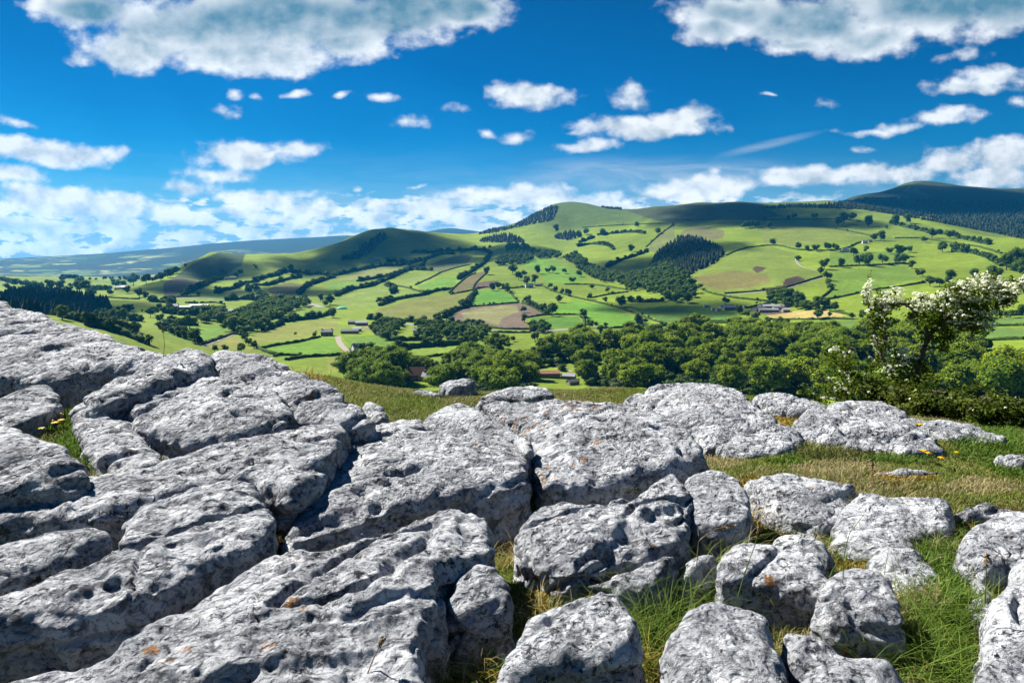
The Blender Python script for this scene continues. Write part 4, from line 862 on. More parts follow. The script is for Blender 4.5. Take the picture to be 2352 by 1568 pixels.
house('barn', 'B', '150 1145', 24, 10, 4.0, 2.3, M_stonew, M_slate, .15, 'long grey barn at the top of the lane', 'barn', False, 0)
house('barn', 'B', '200 1130', 12, 8, 4, 2.2, M_stonew, M_pale2, .15, 'short pale roofed barn behind the long grey barn', 'barn', False, 0)
house('barn', 'B', '230 1090', 18, 10, 4.5, 2.5, M_stonew, M_grey, .1, 'grey barn beside the brown farm yard', 'barn', False, 0)
house('barn', 'B', '170 1082', 14, 9, 4, 2.2, M_stonew, M_slate, .1, 'dark barn left of the brown farm yard', 'barn', False, 0)
house('barn', 'B', '1490 1440', 21, 9, 4.2, 2.0, M_stonew, M_rust, .06, 'barn with a rusty red sheet roof below the rocks', 'barn', False, 0)
house('shed', 'B', '1625 1450', 13, 7, 3, 1.6, M_stonew, M_grey, -.3, 'grey roofed shed right of the rusty barn', 'shed', False, 0)
house('shed', 'B', '1655 1490', 10, 6, 3, 1.6, M_stonew, M_slate, .5, 'slate roofed shed nearest the rocks', 'shed', False, 0)
house('house', 'B', '600 1462', 15, 9, 4.6, 5, M_stonew, M_tile, .1, 'house with a steep brown tiled roof among trees', wins=3)
house('house', 'B', '715 1470', 15, 8, 4, 2.6, M_stonew, M_slate, -.2, 'slate roofed house right of the brown roofed house')
house('house', 'B', '2100 1075', 10, 7, 4.6, 2.6, M_stonew, M_slate, .2, 'dark house under trees by the road junction')
for uv, L, W, rz, roof, lab in [('560 990', 26, 14, .5, M_slate, 'dark roofed barn at the left of the big farm'), ('620 1000', 34, 14, .05, M_grey, 'long grey roofed shed at the front of the big farm'), ('640 975', 30, 12, .05, M_pale2, 'pale roofed shed in the middle of the big farm'), ('690 985', 18, 12, .05, M_slate, 'slate roofed shed right of the pale farm shed'), ('740 1000', 12, 8, .1, M_pale2, 'small pale shed at the right end of the big farm'), ('600 968', 24, 10, .4, M_slate, 'dark roofed shed at the back of the big farm'), ('745 965', 12, 8, .2, M_tile, 'brown roofed farmhouse behind the big farm')]:
    house('barn', 'C', uv, L, W, 4.2, 2.2, M_stonew, roof, rz, lab, 'barn', False, 0)
house('house', 'C', '370 985', 20, 9, 4, 2.6, M_stonew, M_grey, .05, 'grey roofed house left of the big farm', wins=4)
house('shed', 'C', '465 968', 5, 4, 2.4, 1.4, M_white, M_grey, .1, 'tiny pale shed between the grey house and the big farm', 'shed', False, 0)
for k, uv in enumerate(('205 965', '255 985', '285 990', '310 965')):
    house('caravan', 'C', uv, 7, 3, 2.6, .4, M_white, M_pale2, .2 * k, ('white caravan at the far left of the caravan field', 'white caravan nearest the road hedge', 'white caravan in the middle of the caravan field', 'white caravan beside the grey roofed house')[k], 'caravan', False, 2)
house('farmhouse', 'C', '1140 595', 15, 8, 5.5, 2.8, M_white, M_slate, .1, 'white hillside farmhouse on the right pasture', wins=4)
house('barn', 'C', '1210 600', 14, 7, 3.2, 1.6, M_white, M_grey, .05, 'low white barn right of the hillside farmhouse', 'barn', False, 2)
house('farmhouse', 'C', '1275 538', 11, 8, 5, 2.6, M_white, M_slate, -.2, 'white upper farmhouse above the hillside farm', wins=2)
house('barn', 'C', '1312 528', 12, 7, 3.5, 2, M_stonew, M_slate, .1, 'dark barn behind the white upper farmhouse', 'barn', False, 0)
house('shed', 'M', '250 850', 34, 11, 4, 2, M_white, M_pale2, .05, 'left long white shed on the valley floor', 'shed', False, 6)
house('shed', 'M', '480 828', 34, 11, 4, 2, M_white, M_pale2, .12, 'right long white shed on the valley floor', 'shed', False, 6)
house('house', 'M', '140 855', 12, 8, 5, 2.8, M_white, M_pale2, .3, 'small white house left of the long sheds')
house('shed', 'M', '860 910', 30, 13, 4.5, 2.5, M_white, M_pale2, .75, 'wide white roofed shed beside the riverside wood', 'shed', False, 4)
house('house', 'M', '2200 1212', 12, 7, 4.6, 2.5, M_stonew, M_slate, .1, 'slate roofed house at the left of the lane barns')
house('house', 'M', '935 452', 16, 8, 5, 2.6, M_white, M_slate, .1, 'white farm in shade under the left hill')
house('barn', 'M', '860 452', 14, 8, 4, 2.4, M_stonew, M_slate, .1, 'dark barn left of the shaded white farm', 'barn', False, 0)
house('house', 'L', '1610 590', 18, 9, 5, 3, M_white, M_slate, .2, 'pale house at the left of the far hamlet')
house('house', 'L', '1690 585', 16, 9, 5, 3, M_white, M_slate, -.2, 'pale house at the right of the far hamlet')
house('house', 'B', '300 655', 16, 9, 5, 3, M_white, M_slate, .1, 'left house of the shaded farm under the middle hill')
house('barn', 'B', '340 652', 16, 9, 4, 2.6, M_stonew, M_grey, .1, 'right barn of the shaded farm under the middle hill', 'barn', False, 0)
# sheep grazing: specks at this distance, one small body each
sv = []; sf = []; o_ = 0
for c_, r_3 in (((0, 0, .62), (.62, .30, .30)), ((.68, 0, .80), (.20, .12, .14)), ((.4, .15, .2), (.05, .05, .28)), ((.4, -.15, .2), (.05, .05, .28)), ((-.4, .15, .2), (.05, .05, .28)), ((-.4, -.15, .2), (.05, .05, .28))):
    sv.append(ICO0[0] * np.array(r_3) + np.array(c_)); sf.append(ICO0[1] + o_); o_ += len(ICO0[0])
M_wool = plain('wool', (.66, .64, .56), .95, .1, 3); sheep_m = mesh('sheep', np.concatenate(sv), np.concatenate(sf), [M_wool])
for crop, x0, x1, y0, y1, n_, wh in (('C', 1040, 1130, 712, 745, 9, 'white sheep in the flock below the hillside hedge'), ('C', 1150, 1500, 730, 790, 7, 'white sheep scattered low on the right pasture'), ('C', 460, 760, 590, 690, 9, 'white sheep scattered over the big round pasture'), ('B', 560, 1000, 1285, 1240, 8, 'white sheep grazing in the long valley field'), ('M', 1400, 2200, 1050, 1120, 8, 'white sheep in the yellow-green left field')):
    for k in range(n_):
        p = pick(*P(crop, f'{rng.uniform(x0, x1)} {rng.uniform(min(y0, y1), max(y0, y1))}')[0])
        if p: o = obj('sheep', sheep_m); o.location = p; o.rotation_euler = (0, 0, rng.uniform(0, 6.28)); o.scale = (1.15,) * 3; tag(o, wh, 'sheep', wh.replace('white sheep', 'sheep'))
# turquoise sheeted heap
p = pick(*P('B', '95 980')[0]); v, f = ICO1; v = v.copy(); v[:, 2] = np.where(v[:, 2] < 0, v[:, 2] * .2, v[:, 2]); v = v * np.array([9, 5, 3.5]) * (1 + .06 * rng.normal(0, 1, (len(v), 1)))
o = obj('silage_heap', mesh('silage_heap', v, f, [M_teal])); o.location = p; tag(o, 'bright turquoise sheeted heap in the pale green field', 'silage heap')
# clouds that stand higher than the frame and throw the drifting shade on the hills
cm_, t, b = material('cloud_vapour', 1.0, 0.0); b.inputs['Base Color'].default_value = (0.9, 0.9, 0.9, 1)
tco = t.new('ShaderNodeTexCoord').outputs['Object']
den = t.m('SUBTRACT', t.m('SUBTRACT', 1.0, t.v('LENGTH', t.v('MULTIPLY', tco, (1, 1, 0)))), t.m('MULTIPLY', t.m('SUBTRACT', t.noise(tco, 2.2, 5, 0.6), 0.5), 1.5))
tp = t.new('ShaderNodeBsdfTransparent'); ms = t.new('ShaderNodeMixShader'); t.l.new(t.step(den, 0.05, 0.55, 0.0, 0.82), ms.inputs[0])
t.l.new(tp.outputs[0], ms.inputs[1]); t.l.new(b.outputs[0], ms.inputs[2]); t.l.new(ms.outputs[0], cm_.node_tree.nodes['Material Output'].inputs[0])
def puff(seed):
    r = np.random.default_rng(seed); v, f = ico(4); n = fbm(v * 1.6 + seed, 4, seed); v = v * (1 + .5 * n[:, None]); v[:, 2] = np.where(v[:, 2] < 0, v[:, 2] * .25, v[:, 2]); return mesh('cloud', v, f, [cm_])
def cloud_over(crop, uv, ru, rd, hgt=3000):
    """a cloud whose shade falls on the ground at this place; ru, rd half-lengths across and along the view in metres"""
    p = pick(*P(crop, uv)[0], 400)
    if not p: return
    k = (hgt - p[2]) / SUNV.z; o = obj('cloud', puff(len(bpy.data.meshes))); o.location = (p[0] + SUNV.x * k, p[1] + SUNV.y * k, hgt); o.scale = (ru, rd, 120); o.rotation_euler = (0, 0, -math.atan2(p[0], p[1]))
    tag(o, kind='stuff')
cloud_over('B', '480 545', 300, 420); cloud_over('B', '130 590', 190, 330); cloud_over('M', '600 300', 130, 260); cloud_over('M', '1950 300', 130, 260); cloud_over('B', '1250 400', 230, 480); cloud_over('B', '760 650', 170, 200)
cloud_over('B', '1150 585', 170, 200); cloud_over('C', '380 325', 420, 420); cloud_over('C', '700 400', 300, 170); cloud_over('C', '130 580', 120, 170); cloud_over('C', '1900 200', 700, 600, 3400); cloud_over('C', '2250 260', 700, 700, 3400); cloud_over('C', '1250 265', 380, 400, 3300); cloud_over('C', '1800 300', 400, 420, 3200)
cloud_over('M', '1650 600', 100, 110); cloud_over('B', '2200 970', 110, 90); cloud_over('L', '500 760', 170, 170); cloud_over('M', '150 560', 120, 200); cloud_over('B', '2050 690', 130, 160); cloud_over('D', '100 610', 900, 1300, 3600); cloud_over('D', '420 580', 700, 700, 3600); cloud_over('D', '640 560', 500, 500, 3600)
# ------------------------------------------------------------------ limestone: every block a thing of its own
from mathutils.geometry import tessellate_polygon
def unproj(u, v, z):
    x, y, w = raydir(u, v); t = z / w; return x * t, y * t
def limestone(name, orange=0.05, pale=0.5):
    m, t, b = material(name, 0.92, 0.15)
    pos = t.new('ShaderNodeNewGeometry').outputs['Position']
    wz = t.v('ADD', pos, t.v('SCALE', t.noise(pos, 6, 3, 0.6, out=1), scale=0.10))
    mp = t.new('ShaderNodeMapping'); mp.inputs['Rotation'].default_value = (0, 0, R(-38)); mp.inputs['Scale'].default_value = (1.0, 1.5, 1.25); t.l.new(wz, mp.inputs[0]); st = mp.outputs[0]
    big = t.noise(wz, 2.2, 4, 0.6); mid = t.noise(st, 11, 7, 0.68); fin = t.noise(wz, 48, 7, 0.72)
    patch = t.step(t.noise(wz, 3.4, 6, 0.66), 0.45, 0.60)
    c = t.mix(t.step(big, 0.33, 0.68), (0.62, 0.63, 0.645, 1), (0.86, 0.86, 0.86, 1))
    # grey weathering film in broad patches, dark grime in the dimples
    c = t.mix(t.m('MULTIPLY', t.m('SUBTRACT', 1.0, patch), 0.55), c, (0.26, 0.27, 0.29, 1))
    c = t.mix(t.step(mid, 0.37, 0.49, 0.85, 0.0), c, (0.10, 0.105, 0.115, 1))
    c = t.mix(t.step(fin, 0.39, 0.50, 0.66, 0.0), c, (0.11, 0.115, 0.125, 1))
    # pale crusts of lichen: round rosettes and irregular sheets
    lw = t.v('ADD', pos, t.v('SCALE', t.noise(pos, 26, 4, 0.7, out=1), scale=0.06))
    lv = t.vor(lw, 7.5, 'F1')
    lm = t.m('MULTIPLY', t.step(lv, 0.33, 0.27), t.step(t.noise(pos, 1.7, 3, 0.6), 0.49, 0.58))
    sheet_ = t.m('MULTIPLY', t.step(t.noise(t.v('ADD', lw, (7, 3, 1)), 4.2, 7, 0.7), 0.56, 0.62), 0.8)
    lm = t.m('MAXIMUM', lm, sheet_)
    lm = t.m('MULTIPLY', lm, t.step(fin, 0.36, 0.5))
    c = t.mix(t.m('MULTIPLY', lm, pale + 0.25), c, (0.86, 0.87, 0.87, 1))
    # black lichen speckle gathered in places
    sp = t.m('MULTIPLY', t.step(t.noise(pos, 30, 6, 0.75), 0.54, 0.585), t.step(t.noise(pos, 2.6, 3, 0.6), 0.41, 0.57))
    c = t.mix(t.m('MULTIPLY', sp, 0.9), c, (0.03, 0.032, 0.036, 1))
    # rust-orange lichen in scattered spots
    ov = t.vor(t.v('ADD', pos, t.v('SCALE', t.noise(pos, 30, 4, 0.7, out=1), scale=0.06)), 7.5, 'F1', rnd=1.0)
    om = t.m('MULTIPLY', t.step(ov, 0.25, 0.17), t.step(t.noise(pos, 1.3, 3, 0.6), 0.66 - orange * .35, 0.70 - orange * .35))
    om = t.m('MULTIPLY', om, t.step(t.noise(pos, 60, 4, .7), .40, .56))
    om2 = t.m('MULTIPLY', t.m('MULTIPLY', t.step(t.noise(pos, 26, 5, .75), .56, .61), t.step(t.noise(t.v('ADD', pos, (4, 9, 2)), 1.8, 4, .6), .56, .62)), min(1.0, orange * 2))
    c = t.mix(t.m('MULTIPLY', t.m('MAXIMUM', om, om2), 0.85), c, (0.50, 0.20, 0.02, 1))
    t.l.new(t.mix(1.0, c, (AK * 1.13, AK * 1.16, AK * 1.21, 1), 'MULTIPLY'), b.inputs['Base Color'])
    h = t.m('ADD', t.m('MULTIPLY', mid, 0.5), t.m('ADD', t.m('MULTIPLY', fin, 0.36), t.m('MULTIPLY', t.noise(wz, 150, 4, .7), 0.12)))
    pit = t.step(t.vor(wz, 17, 'SMOOTH_F1'), 0.16, 0.42)
    pit2 = t.step(t.vor(wz, 38, 'SMOOTH_F1'), 0.12, 0.40)
    h = t.m('ADD', h, t.m('ADD', t.m('MULTIPLY', pit, 0.34), t.m('MULTIPLY', t.m('MULTIPLY', pit2, t.step(patch, 1.0, 0.0)), 0.22)))
    bp = t.new('ShaderNodeBump'); bp.inputs['Strength'].default_value = 1.0; bp.inputs['Distance'].default_value = 0.07
    t.l.new(h, bp.inputs['Height']); t.l.new(bp.outputs[0], b.inputs['Normal']); return m
M_rock = limestone('limestone', 0.12); M_rock_o = limestone('limestone_lichen', 0.5); M_rock_w = limestone('limestone_crust', 0.12, 0.75)
dg = bpy.context.evaluated_depsgraph_get
ROCK2D = []
def rock(name, outline, zf, zb, label, su=0.0, mat=None, base=None, dome=0.03, lowa=0.05, flare=0.03, vox=None, strata=0.0):
    """outline of the upper face as read from the photograph, set at its own height (zf nearest edge, zb farthest edge, below the eye)"""
    px = P('D', outline) if isinstance(outline, str) else outline
    px = np.array(px); dense = []
    n = len(px)
    for i in range(n):                                        # Catmull-Rom through the readings
        p0, p1, p2, p3_ = px[i - 1], px[i], px[(i + 1) % n], px[(i + 2) % n]
        for s in np.linspace(0, 1, 5)[:-1]:
            dense.append(.5 * (2 * p1 + (p2 - p0) * s + (2 * p0 - 5 * p1 + 4 * p2 - p3_) * s * s + (3 * p1 - p0 - 3 * p2 + p3_) * s ** 3))
    px = np.array(dense); v0, v1 = px[:, 1].min(), px[:, 1].max()
    z = zf + (zb - zf) * (v1 - px[:, 1]) / (v1 - v0) + su * (px[:, 0] - px[:, 0].mean()) / 1000
    x, y = unproj(px[:, 0], px[:, 1], z); n = len(x)
    seed = sum(map(ord, label)) % 9999
    nz = fbm(np.column_stack([x, y, z]) * 5, 3, seed); c = np.array([x.mean(), y.mean()])
    top = np.column_stack([x, y, z]); rad = np.linalg.norm(top[:, :2] - c, axis=1, keepdims=True)
    top[:, :2] += (top[:, :2] - c) / rad * (nz[:, None] * 0.06 + (0.042 if px[:, 0].mean() > 1640 and v1 < 1480 else 0.012))
    area_ = 0.5 * (top[:, 0] * np.roll(top[:, 1], -1) - np.roll(top[:, 0], -1) * top[:, 1]).sum()
    if area_ < 0: top = top[::-1].copy()
    ROCK2D.append((top[:, :2].copy(), top[:, 2].mean()))
    d = float(np.hypot(*c)); zg = (near_z(np.array([c[0]]), np.array([c[1]]))[0] if base is None else base) - 0.12
    zg = min(zg, top[:, 2].min() - 0.12)
    cz = top[:, 2].mean()
    bot = top.copy(); bot[:, :2] += (top[:, :2] - c) / np.linalg.norm(top[:, :2] - c, axis=1, keepdims=True) * flare; bot[:, 2] = zg
    V = np.vstack([top, bot]); i = np.arange(n); j = (i + 1) % n
    q = np.stack([i + n, j + n, j, i], 1)
    tt = np.array(tessellate_polygon([[Vector((p[0], p[1], 0)) for p in top]]))
    A, B, D_ = top[tt[:, 0]], top[tt[:, 1]], top[tt[:, 2]]; fl_ = ((B[:, 0] - A[:, 0]) * (D_[:, 1] - A[:, 1]) - (B[:, 1] - A[:, 1]) * (D_[:, 0] - A[:, 0])) < 0; tt[fl_] = tt[fl_][:, ::-1]
    tr = np.concatenate([tt, tt[:, ::-1] + n])
    o = obj('tmp', mesh('tmp', V, [q, tr]))
    vs = vox or (0.030 if d < 3.2 else 0.038 if d < 4.6 else 0.05)
    m = o.modifiers.new('r', 'REMESH'); m.mode = 'VOXEL'; m.voxel_size = vs
    m = o.modifiers.new('s', 'SMOOTH'); m.factor = .5; m.iterations = 1
    m = o.modifiers.new('u', 'SUBSURF'); m.levels = 1 if d > 3.3 else 2; m.render_levels = m.levels
    e = o.evaluated_get(dg()); me = e.to_mesh(); k = len(me.vertices)
    co = np.empty(k * 3, np.float32); me.vertices.foreach_get('co', co); co = co.reshape(-1, 3).astype(float)
    nm = np.empty(k * 3, np.float32); me.vertices.foreach_get('normal', nm); nm = nm.reshape(-1, 3)
    nl = len(me.loops); li = np.empty(nl, np.int32); me.loops.foreach_get('vertex_index', li); fq = li.reshape(-1, 4)
    e.to_mesh_clear(); old = o.data; bpy.data.objects.remove(o); bpy.data.meshes.remove(old)
    a = R(-38); rot = np.array([[math.cos(a), -math.sin(a), 0], [math.sin(a), math.cos(a), 0], [0, 0, 1]]); g = (co @ rot.T) * np.array([1.5, 4.2, 4])
    ed = np.full(k, 9.0)                                      # weathered shoulders: the top falls away towards its rim
    for p_, q_ in zip(top[:, :2], np.roll(top[:, :2], -1, 0)):
        dv = q_ - p_; tt_ = np.clip(((co[:, :2] - p_) @ dv) / max(1e-9, dv @ dv), 0, 1); ed = np.minimum(ed, np.linalg.norm(co[:, :2] - p_ - tt_[:, None] * dv, axis=1))
    hz_ = sstep(co[:, 2], cz - .25, cz - .05)
    co[:, 2] += hz_ * (dome * sstep(ed, 0, .35) - .024 * (1 - np.clip(ed / .06, 0, 1)) ** 2)
    n1 = fbm(co * 2.3, 3, seed); n2 = fbm(g * 1.5, 3, seed + 3); n3 = fbm(co * 15, 3, seed + 5); n4 = vn(co * 11 + 5, seed + 7); n5 = vn(co * 24 + 9, seed + 8)
    rg = np.abs(fbm(co * 6.5 + 3, 3, seed + 20)); r2 = np.abs(fbm(g * 3.1 + 8, 2, seed + 21))          # sharp crests between dissolved hollows
    dsp = lowa * 1.2 * n1 + 0.03 * n2 + 0.020 * n3 - 0.068 * (rg - .1) - 0.035 * (r2 - .12) - 0.010 * sstep(n4, .72, .88) - 0.009 * sstep(n5, .6, .85)
    gr = np.abs(fbm(g * 0.7 + 11, 2, seed + 9)); dsp -= 0.034 * (1 - sstep(gr, 0.0, 0.045))          # solution runnels
    fr = np.abs(fbm(co * 1.9 + 31, 2, seed + 12)); dsp -= 0.032 * (1 - sstep(fr, 0.0, 0.022)) * sstep(vn(co * 1.3, seed + 13), .4, .6)          # cracks
    dsp += 0.006 * np.sin(co[:, 2] * 55 + n1 * 12) * (1 - np.abs(nm[:, 2])) ** 1.5
    if strata: dsp += strata * np.sin(co[:, 2] * 60 + n1 * 9) * (1 - np.abs(nm[:, 2]))
    ext = math.sqrt(abs(area_)); dsp *= float(np.clip(ext / 0.75, .62, 1.0))          # small stones are less dented
    co = co + nm * dsp[:, None]
    org = np.array([c[0], c[1], zg + .12]); out = obj(name, mesh(name, co - org, fq, [mat or M_rock])); out.location = (org[0], org[1], org[2] + CZ)
    return tag(out, label, 'rock', 'limestone blocks of the pavement')
ROCKS = [
 ('0 690 60 704 130 727 200 748 260 768 330 795 385 812 360 832 300 842 230 848 150 862 110 874 60 868 0 862 -70 860 -70 690', -.84, -.47, 'big pale boulder at top left with two dark hollows', dict(base=-1.25, lowa=.07)),
 ('190 905 260 868 320 842 390 800 440 794 478 800 488 832 440 845 365 880 300 905 230 925 195 922', -.87, -.70, 'long narrow block pointing up to a dark lichened end behind the flower patch', dict(base=-1.15, mat=1)),
 ('-60 912 0 903 60 885 110 876 136 890 140 922 100 947 50 962 0 972 -60 975', -.95, -.86, 'small low block under the big top left boulder', dict(base=-1.15)),
 ('-60 975 0 974 60 979 110 1000 160 1022 205 1082 150 1096 60 1105 0 1108 -60 1110', -.99, -.86, 'dark block with a large white lichen crust at the left edge', dict(base=-1.2, mat=1)),
 ('490 808 560 806 620 814 680 838 740 864 800 900 850 945 858 962 800 972 720 968 670 962 640 910 560 872 490 842', -1.0, -.75, 'broad sloping sheet of rock on the left skyline with golden grass', dict(base=-1.25)),
 ('285 938 340 905 400 880 470 862 540 864 600 880 650 902 670 945 655 975 600 985 540 1003 480 1015 430 1010 380 990 330 975', -1.0, -.83, 'raised slab with an overhanging dark front in the middle of the left outcrop', dict(base=-1.25, dome=.05)),
 ('160 935 230 915 290 920 300 962 345 1010 372 1045 330 1068 250 1062 205 1045 180 1000', -1.04, -.93, 'low rough sheet under the overhanging slab', dict(base=-1.25)),
 ('-80 1125 0 1122 100 1106 210 1082 330 1061 400 1040 480 1021 560 1005 640 985 720 968 782 964 802 985 770 1030 720 1085 665 1125 615 1105 560 1098 480 1110 380 1140 250 1178 100 1186 0 1192 -80 1195', -1.10, -.98, 'very long smooth slab running from the left edge up to the centre crack', dict(base=-1.5, lowa=.04)),
 ('-80 1245 0 1240 60 1226 130 1210 205 1197 250 1205 225 1240 150 1275 60 1308 0 1330 -80 1345', -1.14, -1.05, 'short tongue of rock between two dark grooves at the left edge', dict(base=-1.5, lowa=.03)),
 ('-80 1390 0 1362 100 1322 200 1282 260 1240 300 1170 380 1136 480 1112 560 1101 605 1132 622 1180 612 1220 550 1262 480 1290 400 1325 320 1362 220 1395 100 1420 0 1440 -80 1450', -1.17, -1.04, 'thick slab with a long deeply shadowed front at lower left', dict(base=-1.55)),
 ('-90 1560 0 1546 100 1531 200 1516 272 1488 350 1420 450 1361 540 1310 590 1281 640 1266 760 1256 870 1221 960 1190 1012 1172 1085 1165 1116 1180 1126 1225 1140 1262 1100 1264 1050 1284 1005 1302 1015 1350 980 1400 962 1460 985 1570 990 1720 -90 1720', -1.22, -1.11, 'largest foreground slab filling the bottom left', dict(base=-1.6)),
 ('838 966 900 960 1000 965 1090 980 1180 1002 1212 1040 1218 1082 1190 1105 1130 1122 1050 1132 960 1142 880 1165 800 1203 740 1224 690 1245 652 1252 662 1205 705 1135 762 1050 812 990', -1.23, -1.08, 'broad flat topped boulder left of centre with rust lichen and a shadowed front', dict(base=-1.6)),
 ('972 962 1000 940 1060 922 1085 924 1130 950 1180 978 1222 1010 1212 1035 1180 1000 1090 980', -1.10, -1.05, 'narrow lip of rock along the curved crack behind the flat boulder', dict(base=-1.55, lowa=.03)),
 ('1092 922 1130 914 1240 917 1380 914 1470 925 1540 956 1600 1000 1612 1042 1570 1062 1480 1080 1380 1098 1300 1112 1240 1108 1222 1072 1226 1030 1232 1008 1190 972 1140 946', -1.24, -1.05, 'orange lichened boulder at the centre of the skyline', dict(base=-1.6, mat=2)),
 ('1430 914 1500 885 1560 876 1640 878 1710 896 1752 940 1795 970 1845 1002 1800 1020 1720 1010 1660 1015 1620 1030 1590 985 1540 956 1470 925', -1.40, -1.20, 'smooth humped boulder on the skyline right of centre', dict(base=-1.55)),
 ('1650 1020 1690 1000 1740 985 1800 995 1820 1022 1790 1036 1700 1038', -1.40, -1.32, 'low worn sheet in the turf in front of the humped boulder', dict(base=-1.5, mat=1)),
 ('1738 908 1772 900 1830 907 1900 928 1870 940 1800 934', -1.37, -1.32, 'thin pale rim of rock beyond the mossy hollow', dict(base=-1.55)),
 ('1828 972 1860 932 1940 926 2000 935 2060 955 2120 985 2152 1010 2162 1030 2060 1026 1990 1016 1920 1006 1860 996', -1.39, -1.28, 'wide low whaleback of pale rock on the right', dict(base=-1.55, mat=1)),
 ('1905 930 1960 918 2030 925 2085 946 2062 956 1990 940', -1.38, -1.32, 'rounded rim of rock just behind the wide whaleback', dict(base=-1.55)),
 ('2062 962 2130 955 2200 961 2262 982 2312 1010 2250 1011 2180 1001 2130 985', -1.41, -1.32, 'tapering pale rock at the foot of the hawthorn thicket', dict(base=-1.6, mat=1)),
 ('1190 1262 1196 1215 1226 1166 1290 1150 1375 1156 1450 1127 1520 1091 1568 1096 1582 1135 1572 1190 1535 1240 1480 1268 1440 1262 1400 1285 1320 1312 1250 1300', -1.29, -1.19, 'angular boulder with a dipped back in the centre foreground', dict(base=-1.6)),
 ('1250 1345 1330 1325 1400 1312 1470 1278 1545 1252 1560 1268 1542 1315 1500 1352 1400 1352 1300 1362', -1.37, -1.255, 'lower ledge in front of the angular boulder', dict(base=-1.6)),
 ('1590 1088 1625 1075 1672 1078 1706 1105 1716 1160 1692 1195 1640 1202 1600 1195 1590 1140', -1.30, -1.19, 'upright dark sided block right of the angular boulder', dict(base=-1.6)),
 ('1035 1400 1045 1330 1075 1290 1112 1273 1150 1300 1180 1355 1172 1400 1120 1415 1075 1420', -1.27, -1.14, 'small egg shaped stone wedged between the bottom slabs', dict(base=-1.65, dome=.05)),
 ('1090 1590 1150 1522 1190 1442 1260 1382 1330 1356 1390 1340 1430 1362 1456 1430 1462 1490 1400 1510 1300 1522 1210 1545 1180 1640 1090 1700', -1.26, -1.14, 'tall peaked boulder at the bottom centre with pale lichen on its side', dict(base=-1.7, mat=1, dome=.05)),
 ('1532 1690 1530 1560 1536 1470 1570 1402 1640 1360 1720 1376 1775 1412 1790 1470 1815 1540 1840 1690', -1.27, -1.15, 'rounded block at lower right, left of the straight crack', dict(base=-1.65)),
 ('1800 1428 1900 1452 2020 1492 2080 1532 2095 1600 2095 1690 1870 1690 1840 1560 1812 1480', -1.31, -1.19, 'long sloping block at lower right, right of the straight crack', dict(base=-1.65)),
 ('1668 1330 1692 1250 1740 1240 1820 1252 1868 1262 1875 1300 1902 1352 1850 1348 1790 1335 1730 1325', -1.31, -1.22, 'square shouldered block with a lichen spotted front', dict(base=-1.62, mat=1)),
 ('1795 1243 1822 1230 1860 1235 1892 1268 1890 1292 1872 1270', -1.36, -1.31, 'small round stone peeping from behind the square shouldered block', dict(base=-1.6)),
 ('1888 1375 1920 1312 1970 1288 2030 1318 2046 1370 2050 1415 2000 1418 1940 1415', -1.29, -1.20, 'tall narrow block with a smooth shaded front at right', dict(base=-1.68, dome=.04)),
 ('1562 1310 1582 1262 1630 1250 1652 1274 1612 1310 1572 1335', -1.36, -1.29, 'small white stone half sunk in long grass', dict(base=-1.6)),
 ('1714 1096 1730 1084 1770 1082 1810 1078 1885 1094 1966 1110 1945 1140 1925 1175 1885 1205 1820 1188 1760 1152 1730 1122', -1.42, -1.29, 'wedge of pale rock rising from the turf right of centre', dict(base=-1.6, mat=1)),
 ('1922 1200 1960 1150 1988 1122 2060 1133 2164 1138 2176 1180 2166 1210 2090 1226 2030 1216 1975 1224', -1.41, -1.32, 'broken pale outcrop in the turf at right', dict(base=-1.6, mat=1)),
 ('1936 1222 2000 1208 2062 1214 2098 1246 2082 1270 2000 1266 1955 1254', -1.43, -1.37, 'low rough rock just below the broken pale outcrop', dict(base=-1.6)),
 ('2002 1266 2060 1252 2112 1258 2144 1300 2156 1346 2100 1364 2048 1348 2008 1304', -1.44, -1.36, 'low crumbling ledge below the broken pale outcrop', dict(base=-1.6, mat=1)),
 ('2214 1228 2250 1205 2286 1228 2292 1290 2282 1342 2240 1338 2220 1282', -1.42, -1.33, 'low grey rock left of the pale right edge boulder', dict(base=-1.6)),
 ('2234 1372 2262 1355 2286 1372 2282 1430 2258 1466 2232 1440', -1.44, -1.38, 'small worn rock against the big white block', dict(base=-1.6, mat=1)),
 ('2210 1156 2262 1148 2332 1158 2285 1174 2232 1170', -1.40, -1.36, 'small flat stone beside the right hand boulders', dict(base=-1.55, mat=1)),
 ('2222 1222 2290 1176 2352 1166 2430 1166 2430 1330 2340 1290 2260 1292 2225 1262', -1.36, -1.24, 'pale boulder at the right edge above the biggest right block', dict(base=-1.6, mat=1)),
 ('2288 1345 2345 1275 2400 1260 2480 1270 2480 1720 2235 1720 2242 1560 2280 1430', -1.30, -1.12, 'big white block cut by the lower right edge', dict(base=-1.65, mat=1)),
 ('2010 1078 2050 1070 2110 1070 2162 1066 2130 1077 2050 1087', -1.40, -1.37, 'thin flat stone lying in the grass', dict(base=-1.52)),
 ('1096 908 1160 886 1222 882 1262 892 1272 910 1200 914 1140 914', -1.56, -1.46, 'low rock in the far grassy knoll at centre', dict(base=-1.65)),
 ('1010 876 1060 868 1095 872 1040 886', -1.52, -1.50, 'small pale stone on top of the far grassy knoll', dict(base=-1.62)),
 ('938 898 975 892 1012 900 1000 908 950 908', -1.58, -1.55, 'small round stone at the left foot of the grassy knoll', dict(base=-1.65)),
 ('832 922 862 915 886 938 882 962 856 958', -1.2, -1.12, 'small dark stone at the right end of the left outcrop', dict(base=-1.45)),
 ('2300 1040 2352 1044 2400 1050 2400 1066 2340 1060', -1.41, -1.38, 'sliver of stone in the turf at the right edge', dict(base=-1.55)),
]
